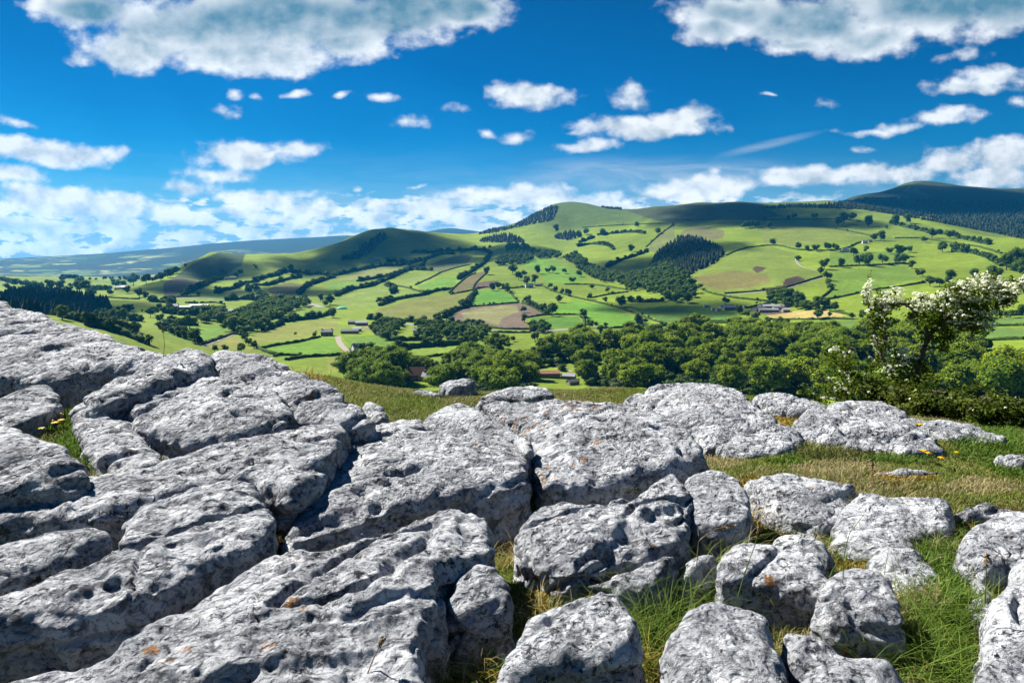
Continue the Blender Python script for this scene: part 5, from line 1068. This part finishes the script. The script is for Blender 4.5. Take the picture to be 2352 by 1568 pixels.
names = ['boulder', 'rock_slab', 'stone']
nv = 0
for out, zf, zb, lab, kw in ROCKS:
    kw = dict(kw); mi_ = kw.pop('mat', 0); nm_ = 'rock_slab' if 'slab' in lab or 'sheet' in lab or 'ledge' in lab else 'stone' if ' stone' in lab else 'boulder'
    r_ = rock(nm_, out, zf, zb, lab, mat=(M_rock, M_rock_w, M_rock_o)[mi_], **kw); nv += len(r_.data.vertices)
print('rocks', len(ROCKS), nv, round(time.time() - T0, 1))
# ------------------------------------------------------------------ turf, long grass, moss, flowers
def coloured(name, rough=0.7, trans=0.35):
    m, t, b = material(name, rough, 0.2); at = t.new('ShaderNodeAttribute'); at.attribute_name = 'Col'
    cc_ = t.mix(1.0, at.outputs['Color'], (AK, AK, AK, 1), 'MULTIPLY'); t.l.new(cc_, b.inputs['Base Color']); tr = t.new('ShaderNodeBsdfTranslucent'); t.l.new(cc_, tr.inputs[0])
    ms = t.new('ShaderNodeMixShader'); ms.inputs[0].default_value = trans; t.l.new(b.outputs[0], ms.inputs[1]); t.l.new(tr.outputs[0], ms.inputs[2]); t.l.new(ms.outputs[0], m.node_tree.nodes['Material Output'].inputs[0]); return m
M_blade = coloured('grass_blade')
def blades(p, h, w, lean, bend, colr, r, dirn=None):
    """curved grass blades: 3 cross rows + tip"""
    k = len(p); a = r.uniform(0, 6.283, k) if dirn is None else dirn
    d = np.column_stack([np.cos(a), np.sin(a), np.zeros(k)]); s = np.column_stack([-np.sin(a), np.cos(a), np.zeros(k)])
    tw = r.uniform(-1.2, 1.2, k); s = s * np.cos(tw)[:, None] + d * np.sin(tw)[:, None]
    rows = []
    for f, wf in ((0, 1.0), (.4, .85), (.75, .55)):
        c = p + d * (h * (lean * f + bend * f * f))[:, None]; c[:, 2] += h * (f - .35 * bend * f * f)
        rows += [c - s * (w * wf / 2)[:, None], c + s * (w * wf / 2)[:, None]]
    c = p + d * (h * (lean + bend))[:, None]; c[:, 2] += h * (1 - .45 * bend); rows.append(c)
    V = np.stack(rows, 1).reshape(-1, 3); b0 = np.arange(k)[:, None] * 7
    q = np.concatenate([b0 + np.array([[0, 1, 3, 2]]), b0 + np.array([[2, 3, 5, 4]])]); t_ = b0 + np.array([[4, 5, 6]])
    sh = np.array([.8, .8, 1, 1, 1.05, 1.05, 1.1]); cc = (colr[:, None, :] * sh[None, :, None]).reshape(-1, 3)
    return V, q, t_, cc
def merge_blades(name, parts):
    V = []; Q = []; T = []; Cc = []; o = 0
    for v, q, t_, c in parts: V.append(v); Q.append(q + o); T.append(t_ + o); Cc.append(c); o += len(v)
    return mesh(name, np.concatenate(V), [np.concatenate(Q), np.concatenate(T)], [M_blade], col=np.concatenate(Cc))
GREEN = np.array((.20, .27, .038)); LUSH = np.array((.135, .24, .026)); STRAW = np.array((.56, .48, .24)); MOSS = np.array((.46, .33, .06)); RUST = np.array((.20, .11, .04)); OLIVE = np.array((.11, .13, .03))
# where the turf changes, read from the photograph: u, v, radius across (px), radius down (px), kind
PATCH = [(150, 920, 60, 25, 'moss'), (110, 960, 60, 40, 'lush'), (190, 1030, 60, 45, 'lush'), (250, 1075, 60, 15, 'lush'), (545, 850, 70, 35, 'moss'), (700, 860, 60, 18, 'moss'), (1190, 1230, 40, 35, 'moss'), (1210, 1290, 40, 60, 'straw'), (1230, 1400, 40, 50, 'moss'), (1060, 1530, 90, 40, 'straw'), (1090, 1560, 60, 30, 'moss'),
         (1340, 1345, 50, 20, 'moss'), (1760, 1150, 90, 50, 'moss'), (1850, 1195, 110, 45, 'straw'), (1900, 1170, 60, 40, 'moss'), (1780, 1000, 40, 60, 'moss'), (1800, 955, 60, 30, 'moss'), (1930, 1005, 60, 20, 'rust'), (2110, 1028, 60, 18, 'rust'), (2000, 1050, 200, 18, 'olive'), (1560, 1330, 60, 60, 'moss'), (1100, 880, 90, 14, 'rust'), (1000, 905, 60, 14, 'olive'), (950, 930, 60, 20, 'green'), (2170, 1480, 70, 130, 'lush'), (2160, 1300, 60, 120, 'lush'), (1500, 1460, 40, 90, 'moss'), (1520, 1400, 60, 120, 'lush'), (1480, 930, 40, 12, 'olive'), (2270, 1020, 90, 40, 'lush'), (2300, 1190, 50, 20, 'rust'), (1640, 1000, 40, 30, 'olive'), (1650, 1060, 60, 20, 'straw'), (1900, 1075, 120, 16, 'straw'), (2250, 1120, 120, 22, 'straw'), (2080, 1100, 90, 14, 'moss'), (1800, 1060, 60, 12, 'lush'), (2060, 1055, 80, 10, 'lush'), (2330, 1080, 60, 25, 'lush'), (2190, 1200, 40, 20, 'moss'), (1990, 1180, 40, 20, 'moss'), (1960, 1290, 50, 40, 'moss'), (2100, 1390, 60, 30, 'straw'), (1720, 1220, 40, 20, 'moss'), (1640, 1230, 30, 20, 'moss'), (1480, 1560, 60, 60, 'moss')]
KIND = {'moss': MOSS, 'straw': STRAW, 'rust': RUST, 'lush': LUSH, 'olive': OLIVE, 'green': GREEN}
r = np.random.default_rng(99)
def turf_points(n):
    y = 1.25 + 9.0 * r.random(n) ** 1.15; x = r.uniform(-1, 1, n) * (y * .84 + 1.0); return x, y
def in_rock(x, y, grow=0.0):
    ok = np.zeros(len(x), bool)
    for poly, zt_ in ROCK2D:
        if zt_ < -1.34: continue                     # stones that only just break the turf: grass laps over their edges
        c = poly.mean(0); ok |= inpoly(x, y, c + (poly - c) * (1 + grow))
    return ok
x, y = turf_points(780000); k = ~in_rock(x, y, -.05); x, y = x[k], y[k]
z = zat(x, y); u, v = project(x, y, z); k = (v < 1900); x, y, z, u, v = x[k], y[k], z[k], u[k], v[k]
pp = np.column_stack([x, y, np.zeros(len(x))]); m1 = vn(pp * 1.7, 1); m2 = vn(pp * 5, 2); m3 = r.random(len(x))
colr = GREEN * (0.7 + .6 * m2[:, None]); f = sstep(m1 * .6 + m3 * .55, .60, .78)[:, None]; colr = colr * (1 - f) + STRAW * r.uniform(.5, 1.05, (len(x), 1)) * f
f = sstep(m2 * .5 + m3 * .6, .84, .94)[:, None]; colr = colr * (1 - f) + RUST * f
hh = (.020 + .034 * m1) * r.uniform(.5, 1.5, len(x)); ww = r.uniform(.002, .0045, len(x)) * (1 + y / 6)
for pu, pv, ru, rv, kd in PATCH:
    d = np.hypot((u - pu) / ru, (v - pv) / rv) + .5 * (m2 - .5); f = (1 - sstep(d, .7, 1.15)); sel = r.random(len(x)) < f * .92
    colr[sel] = KIND[kd] * r.uniform(.55, 1.25, (sel.sum(), 1))
    if kd == 'moss': hh[sel] *= .75; ww[sel] *= 2.2
    if kd == 'lush': hh[sel] *= 1.45; ww[sel] *= 1.3
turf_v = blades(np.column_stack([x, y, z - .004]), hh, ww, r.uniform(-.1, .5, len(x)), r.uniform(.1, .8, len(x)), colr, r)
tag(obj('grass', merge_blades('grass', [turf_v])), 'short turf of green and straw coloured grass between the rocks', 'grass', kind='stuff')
print('turf blades', len(x))
def tuft(u_, v_, n, hgt, spread, colr, az_=None, lab='', zz=None, bend=(.5, 1.2)):
    """a clump of long grass rooted where the photograph shows it"""
    zr = -1.56 if zz is None else zz; x0, y0 = unproj(u_, v_, zr); g0 = zat(np.array([x0]), np.array([y0]))[0]; x0, y0 = unproj(u_, v_, g0 - CZ if zz is None else zz); zg = g0 if zz is None else CZ + zz
    a = r.uniform(0, 6.28, n) if az_ is None else r.normal(az_, .5, n); p = np.column_stack([r.normal(0, spread, n), r.normal(0, spread * .8, n), np.full(n, -.01)])
    h = hgt * r.uniform(.45, 1.15, n); w = r.uniform(.0022, .0045, n); cl = np.array([KIND[c] for c in colr])[r.integers(0, len(colr), n)] * r.uniform(.6, 1.3, (n, 1))
    o = obj('grass_tuft', merge_blades('grass_tuft', [blades(p, h, w, r.uniform(0, .5, n), r.uniform(*bend, n), cl, r, a)])); o.location = (x0, y0, zg); return tag(o, lab, 'grass', 'tufts of long grass in the cracks')
tuft(1165, 1215, 150, .30, .05, ('lush', 'lush', 'green', 'straw'), .25, 'long green grass leaning right out of the crack by the flat boulder')
tuft(1330, 1140, 120, .28, .10, ('lush', 'green', 'straw'), .15, 'fine arching grass in the crack under the orange lichened boulder', -1.40)
tuft(1450, 1110, 90, .26, .09, ('lush', 'green', 'rust'), .15, 'wispy grass along the right of the crack under the orange lichened boulder', -1.36)
tuft(1180, 1290, 130, .12, .06, ('straw', 'straw', 'moss'), None, 'dry straw grass beside the egg shaped stone', -1.40)
tuft(1240, 1420, 130, .13, .07, ('straw', 'moss', 'green'), None, 'dry and mossy grass left of the peaked boulder', -1.40)
tuft(1040, 1545, 170, .16, .08, ('straw', 'straw', 'lush'), None, 'pale dry tuft at the bottom between the slab and the peaked boulder')
tuft(1120, 1560, 120, .14, .06, ('lush', 'moss'), None, 'green tuft at the foot of the peaked boulder')
tuft(1030, 1345, 70, .16, .04, ('rust', 'straw', 'lush'), .6, 'thin reddish grass in the crack left of the egg shaped stone', -1.42)
tuft(1510, 1480, 330, .26, .09, ('lush', 'lush', 'green'), None, 'thick long green grass right of the peaked boulder')
tuft(1590, 1390, 300, .30, .13, ('lush', 'lush', 'green', 'green'), None, 'tall green grass left of the square shouldered block')
tuft(1640, 1330, 150, .30, .08, ('lush', 'green', 'straw'), .5, 'upright grass beside the small white stone')
tuft(1500, 1560, 160, .20, .07, ('lush', 'moss'), None, 'grass at the bottom edge between two boulders')
tuft(1850, 1420, 110, .20, .07, ('lush', 'green'), .3, 'green grass behind the long sloping block')
tuft(1905, 1290, 130, .17, .07, ('lush', 'green', 'straw'), None, 'grass between the two upright blocks at right')
tuft(2150, 1420, 420, .20, .12, ('lush', 'lush', 'green'), None, 'lush grass in the hollow before the big white block')
tuft(2130, 1545, 420, .20, .12, ('lush', 'lush', 'green'), None, 'lush grass at the bottom right hollow')
tuft(2200, 1290, 260, .18, .12, ('lush', 'green', 'straw'), None, 'deep green grass under the pale right edge boulder')
tuft(2080, 1470, 200, .16, .10, ('lush', 'green'), None, 'grass at the foot of the tall narrow block')
tuft(815, 985, 90, .24, .05, ('lush', 'green'), None, 'grass in the notch left of the flat boulder', -1.30)
tuft(560, 850, 160, .10, .08, ('moss', 'straw', 'green'), None, 'golden grass on the left skyline sheet', -.86)
tuft(700, 858, 110, .08, .08, ('moss', 'straw'), None, 'thin golden grass at the right of the left skyline sheet', -.86)
tuft(1950, 1170, 170, .15, .09, ('olive', 'straw', 'green'), None, 'olive grass over the corner of the broken outcrop')
tuft(1740, 1180, 140, .12, .10, ('moss', 'straw', 'moss'), None, 'mossy straw left of the pale wedge rock')
tuft(640, 1240, 30, .05, .015, ('rust', 'moss'), None, 'tiny rusty fern plant deep in the dark joint', -1.30)
def stalk(pts, zd, colr, lab, head=True):
    """one long flowering stem, read as a curve at its distance"""
    P3 = [];
    for u_, v_ in pts:
        a, e = px_ae(u_, v_); P3.append((math.sin(a) * zd, math.cos(a) * zd, CZ + e * zd))
    P3 = np.array(P3); g = zat(P3[0, 0], P3[0, 1]); t_ = np.linspace(0, len(P3) - 1, 14); c = np.column_stack([np.interp(t_, np.arange(len(P3)), P3[:, i]) for i in range(3)]); org = c[0].copy()
    c = c - org; sv, sf = tube(c, np.linspace(.0022, .0012, 14), 5); o = empty('grass_stalk', org); m = M_stalk if colr else M_straw; obj('stem', mesh('stem', sv, sf, [m]), o)
    if head:
        d = c[-1] - c[-4]; n = 60; q = c[-1] - d * r.random((n, 1)) + r.normal(0, .003, (n, 3)); lv, lf = leaves(q, r.normal(0, 1, (n, 3)), .005, r); obj('seed_head', mesh('seed_head', lv, lf, [M_straw]), o)
    return tag(o, lab, 'grass stalk')
M_stalk = plain('green_stem', (.14, .20, .04), .7, .2, 30); M_straw = plain('dry_stem', (.30, .20, .10), .8, .3, 30)
stalk(P('D', '1935 1400 1936 1330 1938 1280 1950 1225 1985 1180'), 2.75, 1, 'tall green stem arching right over the pale wedge rock', False)
stalk(P('D', '1695 1370 1712 1310 1735 1250 1745 1195'), 2.6, 1, 'tall stem crossing the square shouldered block')
stalk(P('D', '1600 1300 1605 1240 1640 1215 1690 1205'), 2.6, 0, 'feathery dry stem leaning right below the upright dark block')
stalk(P('D', '838 1566 850 1530 868 1490 880 1465'), 1.9, 0, 'reddish brown seed stalk at the bottom of the largest slab')
stalk(P('D', '375 820 378 795 376 770 372 748'), 5.4, 0, 'thin dry weed standing on the left skyline beyond the big boulder')
stalk(P('D', '2262 1390 2265 1330 2266 1270'), 2.6, 1, 'thin green stem standing before the right edge boulder')
stalk(P('D', '2000 1110 2003 1085 2004 1065'), 4.2, 0, 'short brown stalk near the thin flat stone')
M_petal = plain('yellow_petal', (.80, .50, .01), .6, .12, 40)
def flower(u_, v_, zr, lab, sc=1.0):
    for _ in range(3): x0, y0 = unproj(u_, v_, zr); zr = float(zat(np.array([x0]), np.array([y0]))[0]) - CZ + .075
    o = empty('yellow_flower', (x0, y0, CZ + zr - .075)); o.scale = (1, 1, 1.5); sv, sf = tube([(0, 0, 0), (.003, 0, .025), (0, .002, .05)], [.0012, .001, .001], 5); obj('stem', mesh('stem', sv, sf, [M_stalk]), o)
    V = []; Fq = []; k = 0
    for i in range(7):
        a = i * .9 + r.uniform(0, .4); ca, sa = math.cos(a), math.sin(a); L = .013 * sc; wd = .006 * sc
        V += [(0, 0, .05), (ca * L * .6 - sa * wd, sa * L * .6 + ca * wd, .055), (ca * L, sa * L, .053), (ca * L * .6 + sa * wd, sa * L * .6 - ca * wd, .057)]; Fq.append((k, k + 1, k + 2, k + 3)); k += 4
    obj('petals', mesh('petals', V, np.array(Fq), [M_petal]), o); return tag(o, lab, 'flower', 'yellow flowers in the turf')
for u_, v_, zr, lab, sc in [(135, 953, -1.02, 'brightest yellow flower in the left grass gap', 2.2), (78, 957, -1.02, 'yellow flower by the small low block', 1.8), (142, 966, -1.04, 'yellow flower just below the brightest one', 1.8), (128, 972, -1.04, 'yellow flower in the middle of the left cluster', 2.0), (97, 985, -1.05, 'lowest yellow flower above the dark lichened block', 1.6), (118, 968, -1.04, 'small yellow flower left of the middle one', 1.4),
                            (1958, 943, -1.36, 'yellow flower on the rim behind the whaleback rock', 2.6), (1975, 948, -1.37, 'smaller yellow flower beside the rim flower', 2.0), (2113, 978, -1.45, 'yellow flower before the tapering pale rock', 2.4), (2122, 1036, -1.5, 'left yellow flower in the turf above the thin flat stone', 2.2), (2132, 1041, -1.5, 'middle yellow flower in the turf above the thin flat stone', 2.0), (2162, 1052, -1.5, 'right yellow flower in the turf above the thin flat stone', 2.0), (2198, 1040, -1.5, 'lone yellow flower farthest right in the turf', 1.6)]: flower(u_, v_, zr, lab, sc)
# ------------------------------------------------------------------ the wind-bent hawthorn and the thicket at its foot
M_haw = leafy('hawthorn_leaf', (.06, .11, .012), (.19, .25, .03), 9.0, .0, .5)
M_dark = leafy('thicket_leaf', (.045, .08, .010), (.17, .21, .03), 7.0, .0, .35)
M_blos = leafy('blossom', (1.18, 1.16, 1.06), (1.30, 1.28, 1.22), 40, 0, .35)
M_twig = plain('twig_bark', (.16, .13, .10), .95, .45, 25)
def at(H, d):
    u_, v_ = P('H', f'{H[0]} {H[1]}')[0]; a, e = px_ae(u_, v_); return np.array((math.sin(a) * d, math.cos(a) * d, CZ + e * d))
HS = .26824 / F   # radians per H-pixel, near enough
r = np.random.default_rng(5)
HD = 9.4
CL = """590 320 32 85 .6 1|575 370 40 50 .6 1|650 425 50 45 1 1|740 395 85 60 .9 1|760 420 70 50 1 1|800 350 60 45 .6 .8|845 310 30 25 .5 1|900 425 70 22 .7 1|1030 375 50 40 .7 1|1010 420 60 40 .8 .9|1100 435 60 40 1 .9|1180 390 60 45 1 1|1250 370 60 40 .9 .9|1330 350 90 60 1 .9|1430 300 110 60 1 .9|1500 250 70 40 .8 1|1570 210 55 38 .8 1.1|1600 260 100 60 1 .8|1690 290 80 50 .9 .8|1780 330 90 50 1 .7|1860 300 70 60 .8 .9|1920 260 50 50 .8 1|1350 450 140 60 1.2 .6|1300 520 120 60 1.1 .4|1500 420 140 80 1.2 .5|1640 400 90 70 1.1 .5|1740 400 80 50 .9 .5|1820 390 60 30 .7 .5|1500 540 140 60 1.1 .4|1600 570 70 40 .9 .6|1600 630 60 35 .7 .7|1450 630 110 35 1 .3|1330 600 80 40 .9 .3|1130 500 110 80 1.2 .35|1020 500 60 50 .9 .8|985 570 30 30 .4 .8|1080 570 80 60 1 .1|1180 590 110 80 1.3 .05|1250 660 80 60 1 .02|1240 740 70 70 .9 0|1260 840 50 60 .7 0|730 480 90 50 1.2 .35|680 550 70 80 1.1 .15|620 500 40 60 .7 .8|720 580 80 60 .9 .05|690 660 60 70 .9 .12|660 760 60 80 .8 .15|690 850 60 80 .9 .1|650 930 50 60 .7 .05|740 780 70 70 .5 .1|880 850 60 50 .6 .7|890 900 70 40 .6 .5|850 960 110 70 .9 .2|950 1000 110 80 .9 .15|980 900 60 60 .6 .05|760 1000 60 50 .6 .4|1000 1090 140 80 1 .03|870 1080 120 70 1 .05|1080 720 60 40 .35 0|1050 980 60 90 .7 0"""
def sprays(cl, dist, depth, leaf, mat_leaf, nleaf=1.0, blos=1.0):
    """leaf sprays and blossom heads filling the clumps: returns leaf mesh data and blossom mesh data"""
    LV = []; LF = []; lo = 0; BV = []; BF = []; bo = 0
    for row in cl.split('|'):
        cx, cy, rx, ry, dn, bl = map(float, row.split()); c = at((cx, cy), dist + r.uniform(-.25, .25) * depth)
        ex, ey, ez = rx * HS * dist, min(rx, 1.5 * ry) * HS * dist * depth, ry * HS * dist
        n = int(nleaf * dn * rx * ry / 17)
        if n > 3:
            # twiggy sub-clumps give the uneven outline
            ns = max(3, int(rx * ry / 420)); s = r.normal(0, .55, (ns, 3)); kk = r.integers(0, ns, n)
            q = s[kk] + r.normal(0, .22, (n, 3)); p = c + q * np.array([ex, ey, ez]); lv, lf = leaves(p, q + np.array([0, -.2, .5]), leaf, r, 1.6, .7); LV.append(lv); LF.append(lf + lo); lo += len(lv)
        nb = int(blos * bl * (rx * ry) / 150)
        for k in range(nb):
            s_ = r.normal(0, .5, 3); s_[2] = abs(s_[2]) * .9 + .12 if r.random() < .72 else s_[2]; s_[1] -= .35
            p = c + s_ * np.array([ex, ey, ez]); nn = r.normal(0, .35, 3) + np.array([0, -.35, .9]); nn /= np.linalg.norm(nn)
            m = r.integers(8, 18); rad = r.uniform(.013, .028); o_ = r.normal(0, 1, (m, 3)); o_ /= np.linalg.norm(o_, axis=1)[:, None]; o_[o_ @ nn < 0] *= -1
            o_ = o_ * np.array([1, 1, .7]) * rad * r.uniform(.75, 1.1, (m, 1)); bv, bf = leaves(p + o_, o_ / rad + nn * .5, .0075, r, .6, .9); BV.append(bv); BF.append(bf + bo); bo += len(bv)
    return (np.concatenate(LV), np.concatenate(LF)), ((np.concatenate(BV), np.concatenate(BF)) if BV else None)
def limb(pts, d0, d1, r0, r1, wob=.015):
    P3 = np.array([at(p, d0 + (d1 - d0) * i / (len(pts) - 1)) for i, p in enumerate(pts)]); n = len(pts) * 5; t_ = np.linspace(0, len(pts) - 1, n)
    c = np.column_stack([np.interp(t_, np.arange(len(pts)), P3[:, i]) for i in range(3)]); c += r.normal(0, wob, c.shape) * np.linspace(0.3, 1, n)[:, None]; return tube(c, np.linspace(r0, r1, n), 7)
root = at((1010, 1250), HD); root[2] = zat(root[0], root[1]); haw = empty('hawthorn_tree', root); tag(haw, 'wind bent hawthorn in white blossom on the hill edge', 'tree')
def sub(name, dat, mat, parent, org):
    return obj(name, mesh(name, dat[0] - org, dat[1], [mat]), parent)
tr = [limb([(1010, 1330), (1020, 1150), (1030, 980), (1075, 820), (1110, 730), (1160, 650)], HD, HD, .038, .028), limb([(1160, 650), (1230, 560), (1350, 500), (1500, 420), (1650, 330), (1800, 330), (1930, 290)], HD, HD + .2, .026, .006), limb([(1110, 730), (1080, 620), (1020, 520), (960, 460), (880, 430), (760, 430), (650, 440)], HD, HD - .1, .026, .006), limb([(1160, 650), (1300, 610), (1450, 600), (1640, 620)], HD, HD - .2, .022, .005), limb([(1160, 650), (1180, 540), (1190, 430), (1240, 370)], HD, HD + .15, .02, .005), limb([(1350, 500), (1450, 380), (1560, 260), (1590, 200)], HD, HD, .014, .004),
      limb([(960, 1300), (850, 1120), (760, 980), (700, 860), (660, 720), (640, 560), (600, 420), (578, 290)], HD - .05, HD - .15, .030, .005), limb([(700, 860), (740, 700), (735, 560), (740, 420)], HD - .1, HD, .014, .004), limb([(1030, 980), (950, 940), (890, 870)], HD, HD - .2, .014, .004), limb([(1075, 820), (1180, 800), (1260, 830), (1300, 760)], HD, HD + .2, .014, .004), limb([(1700, 460), (1740, 540), (1690, 560)], HD, HD, .006, .003)]
sub('trunk', join(tr), M_twig, haw, root)
lf_, bl_ = sprays(CL, HD, .8, .017, M_haw, 0.95, 3.0)
sub('foliage', lf_, M_haw, haw, root); sub('blossom', bl_, M_blos, haw, root)
def bush(name, cl, dist, lab, leaf=.017, mat=M_dark, limbs=(), nleaf=1.0, blos=1.0, cat='bush'):
    first = list(map(float, cl.split('|')[0].split())); o0 = at(first[:2], dist); o0[2] = min(zat(o0[0], o0[1]), o0[2] - .2); o = empty(name, o0); tag(o, lab, cat)
    a, b_ = sprays(cl, dist, .9, leaf, mat, nleaf, blos); sub('foliage', a, mat, o, o0)
    if b_: sub('blossom', b_, M_blos, o, o0)
    if limbs: sub('stems', join([limb(p, dist, dist + r.uniform(-.2, .2), .010, .003, .03) for p in limbs]), M_twig, o, o0)
bush('hawthorn_bush', '290 840 60 45 .7 .9|330 870 80 50 .8 .15|370 800 50 50 .6 0|420 850 50 40 .5 0|400 930 90 60 .7 .05|330 960 80 60 .6 0|460 1030 90 50 .8 .35|390 1100 100 60 .9 .35|330 1180 90 50 .9 .6|270 1240 110 40 .9 .4|450 1150 120 60 1 .1|540 1100 90 60 .8 .05|120 1220 80 40 .8 .1|40 1180 60 40 .7 0', 9.0, 'smaller half grown hawthorn bush left of the big hawthorn', .017, M_haw, [[(400, 1300), (380, 1100), (350, 960), (310, 850)], [(420, 1280), (430, 1050), (400, 900), (430, 760)], [(330, 1150), (250, 1080), (180, 1030), (80, 1030)]], 1.1)
bush('bramble_thicket', '640 1180 130 70 1 .03|760 1230 150 70 1 0|620 1260 140 50 1 0|860 1180 120 70 1 .02|880 1270 150 60 1 .02|760 1300 160 50 1 0|960 1290 140 60 1 .02', 8.8, 'tangled bramble thicket left of the hawthorn foot', .020, M_dark, [[(600, 1320), (680, 1180), (800, 1130)], [(700, 1330), (820, 1200), (940, 1180)], [(560, 1300), (640, 1230), (760, 1200)], [(860, 1330), (960, 1340), (1060, 1330)]], 1.0)
bush('bramble_thicket', '1080 1200 140 80 1 .02|1020 1300 140 70 1 .02|1200 1240 140 80 1 .03|1150 1320 150 60 1 .03|1320 1260 140 80 1 .02|1290 1350 150 60 1 .02|1420 1330 110 70 1 0', 8.6, 'dark thicket around the hawthorn foot', .020, M_dark, [[(1000, 1350), (1130, 1230), (1200, 1150)], [(1140, 1380), (1280, 1280), (1330, 1200)], [(1290, 1400), (1400, 1390), (1480, 1380)], [(1010, 1220), (1100, 1230), (1160, 1225)]], 1.0)
bush('bramble_thicket', '1450 1260 130 80 1 .02|1540 1330 140 80 1 .02|1640 1300 130 80 .9 0|1680 1390 140 70 1 .03|1780 1360 130 80 1 .03|1860 1420 120 70 1 .03|1560 1420 130 60 .9 0|1760 1460 130 50 .9 .02|1910 1360 70 60 .8 .1', 8.3, 'bramble thicket at the right edge of the hilltop', .020, M_dark, [[(1440, 1420), (1540, 1300), (1620, 1200)], [(1560, 1460), (1600, 1300), (1650, 1230)], [(1750, 1480), (1800, 1350), (1900, 1300)], [(1500, 1400), (1640, 1390), (1760, 1370)]], 1.0)
# ------------------------------------------------------------------ the air between here and the far hills
hm = bpy.data.materials.new('haze'); hm.use_nodes = True; t = NT(hm.node_tree); t.n.clear(); pv = t.new('ShaderNodeVolumePrincipled'); ho = t.new('ShaderNodeOutputMaterial'); t.l.new(pv.outputs[0], ho.inputs['Volume'])
pv.inputs['Color'].default_value = (0.03, 0.36, 0.80, 1); pv.inputs['Density'].default_value = 5.2e-5; pv.inputs['Anisotropy'].default_value = 0.2
top = float(gv[:, 2].max()) + 60; low = float(gv[:, 2].min()) - 1; X_ = 13500.0
hv, hf = boxv(-X_, X_, -X_, X_, low, top); hz_ = obj('haze', mesh('haze', hv, hf, [hm], smooth=False)); tag(hz_, kind='stuff')
print('script', round(time.time() - T0, 1))
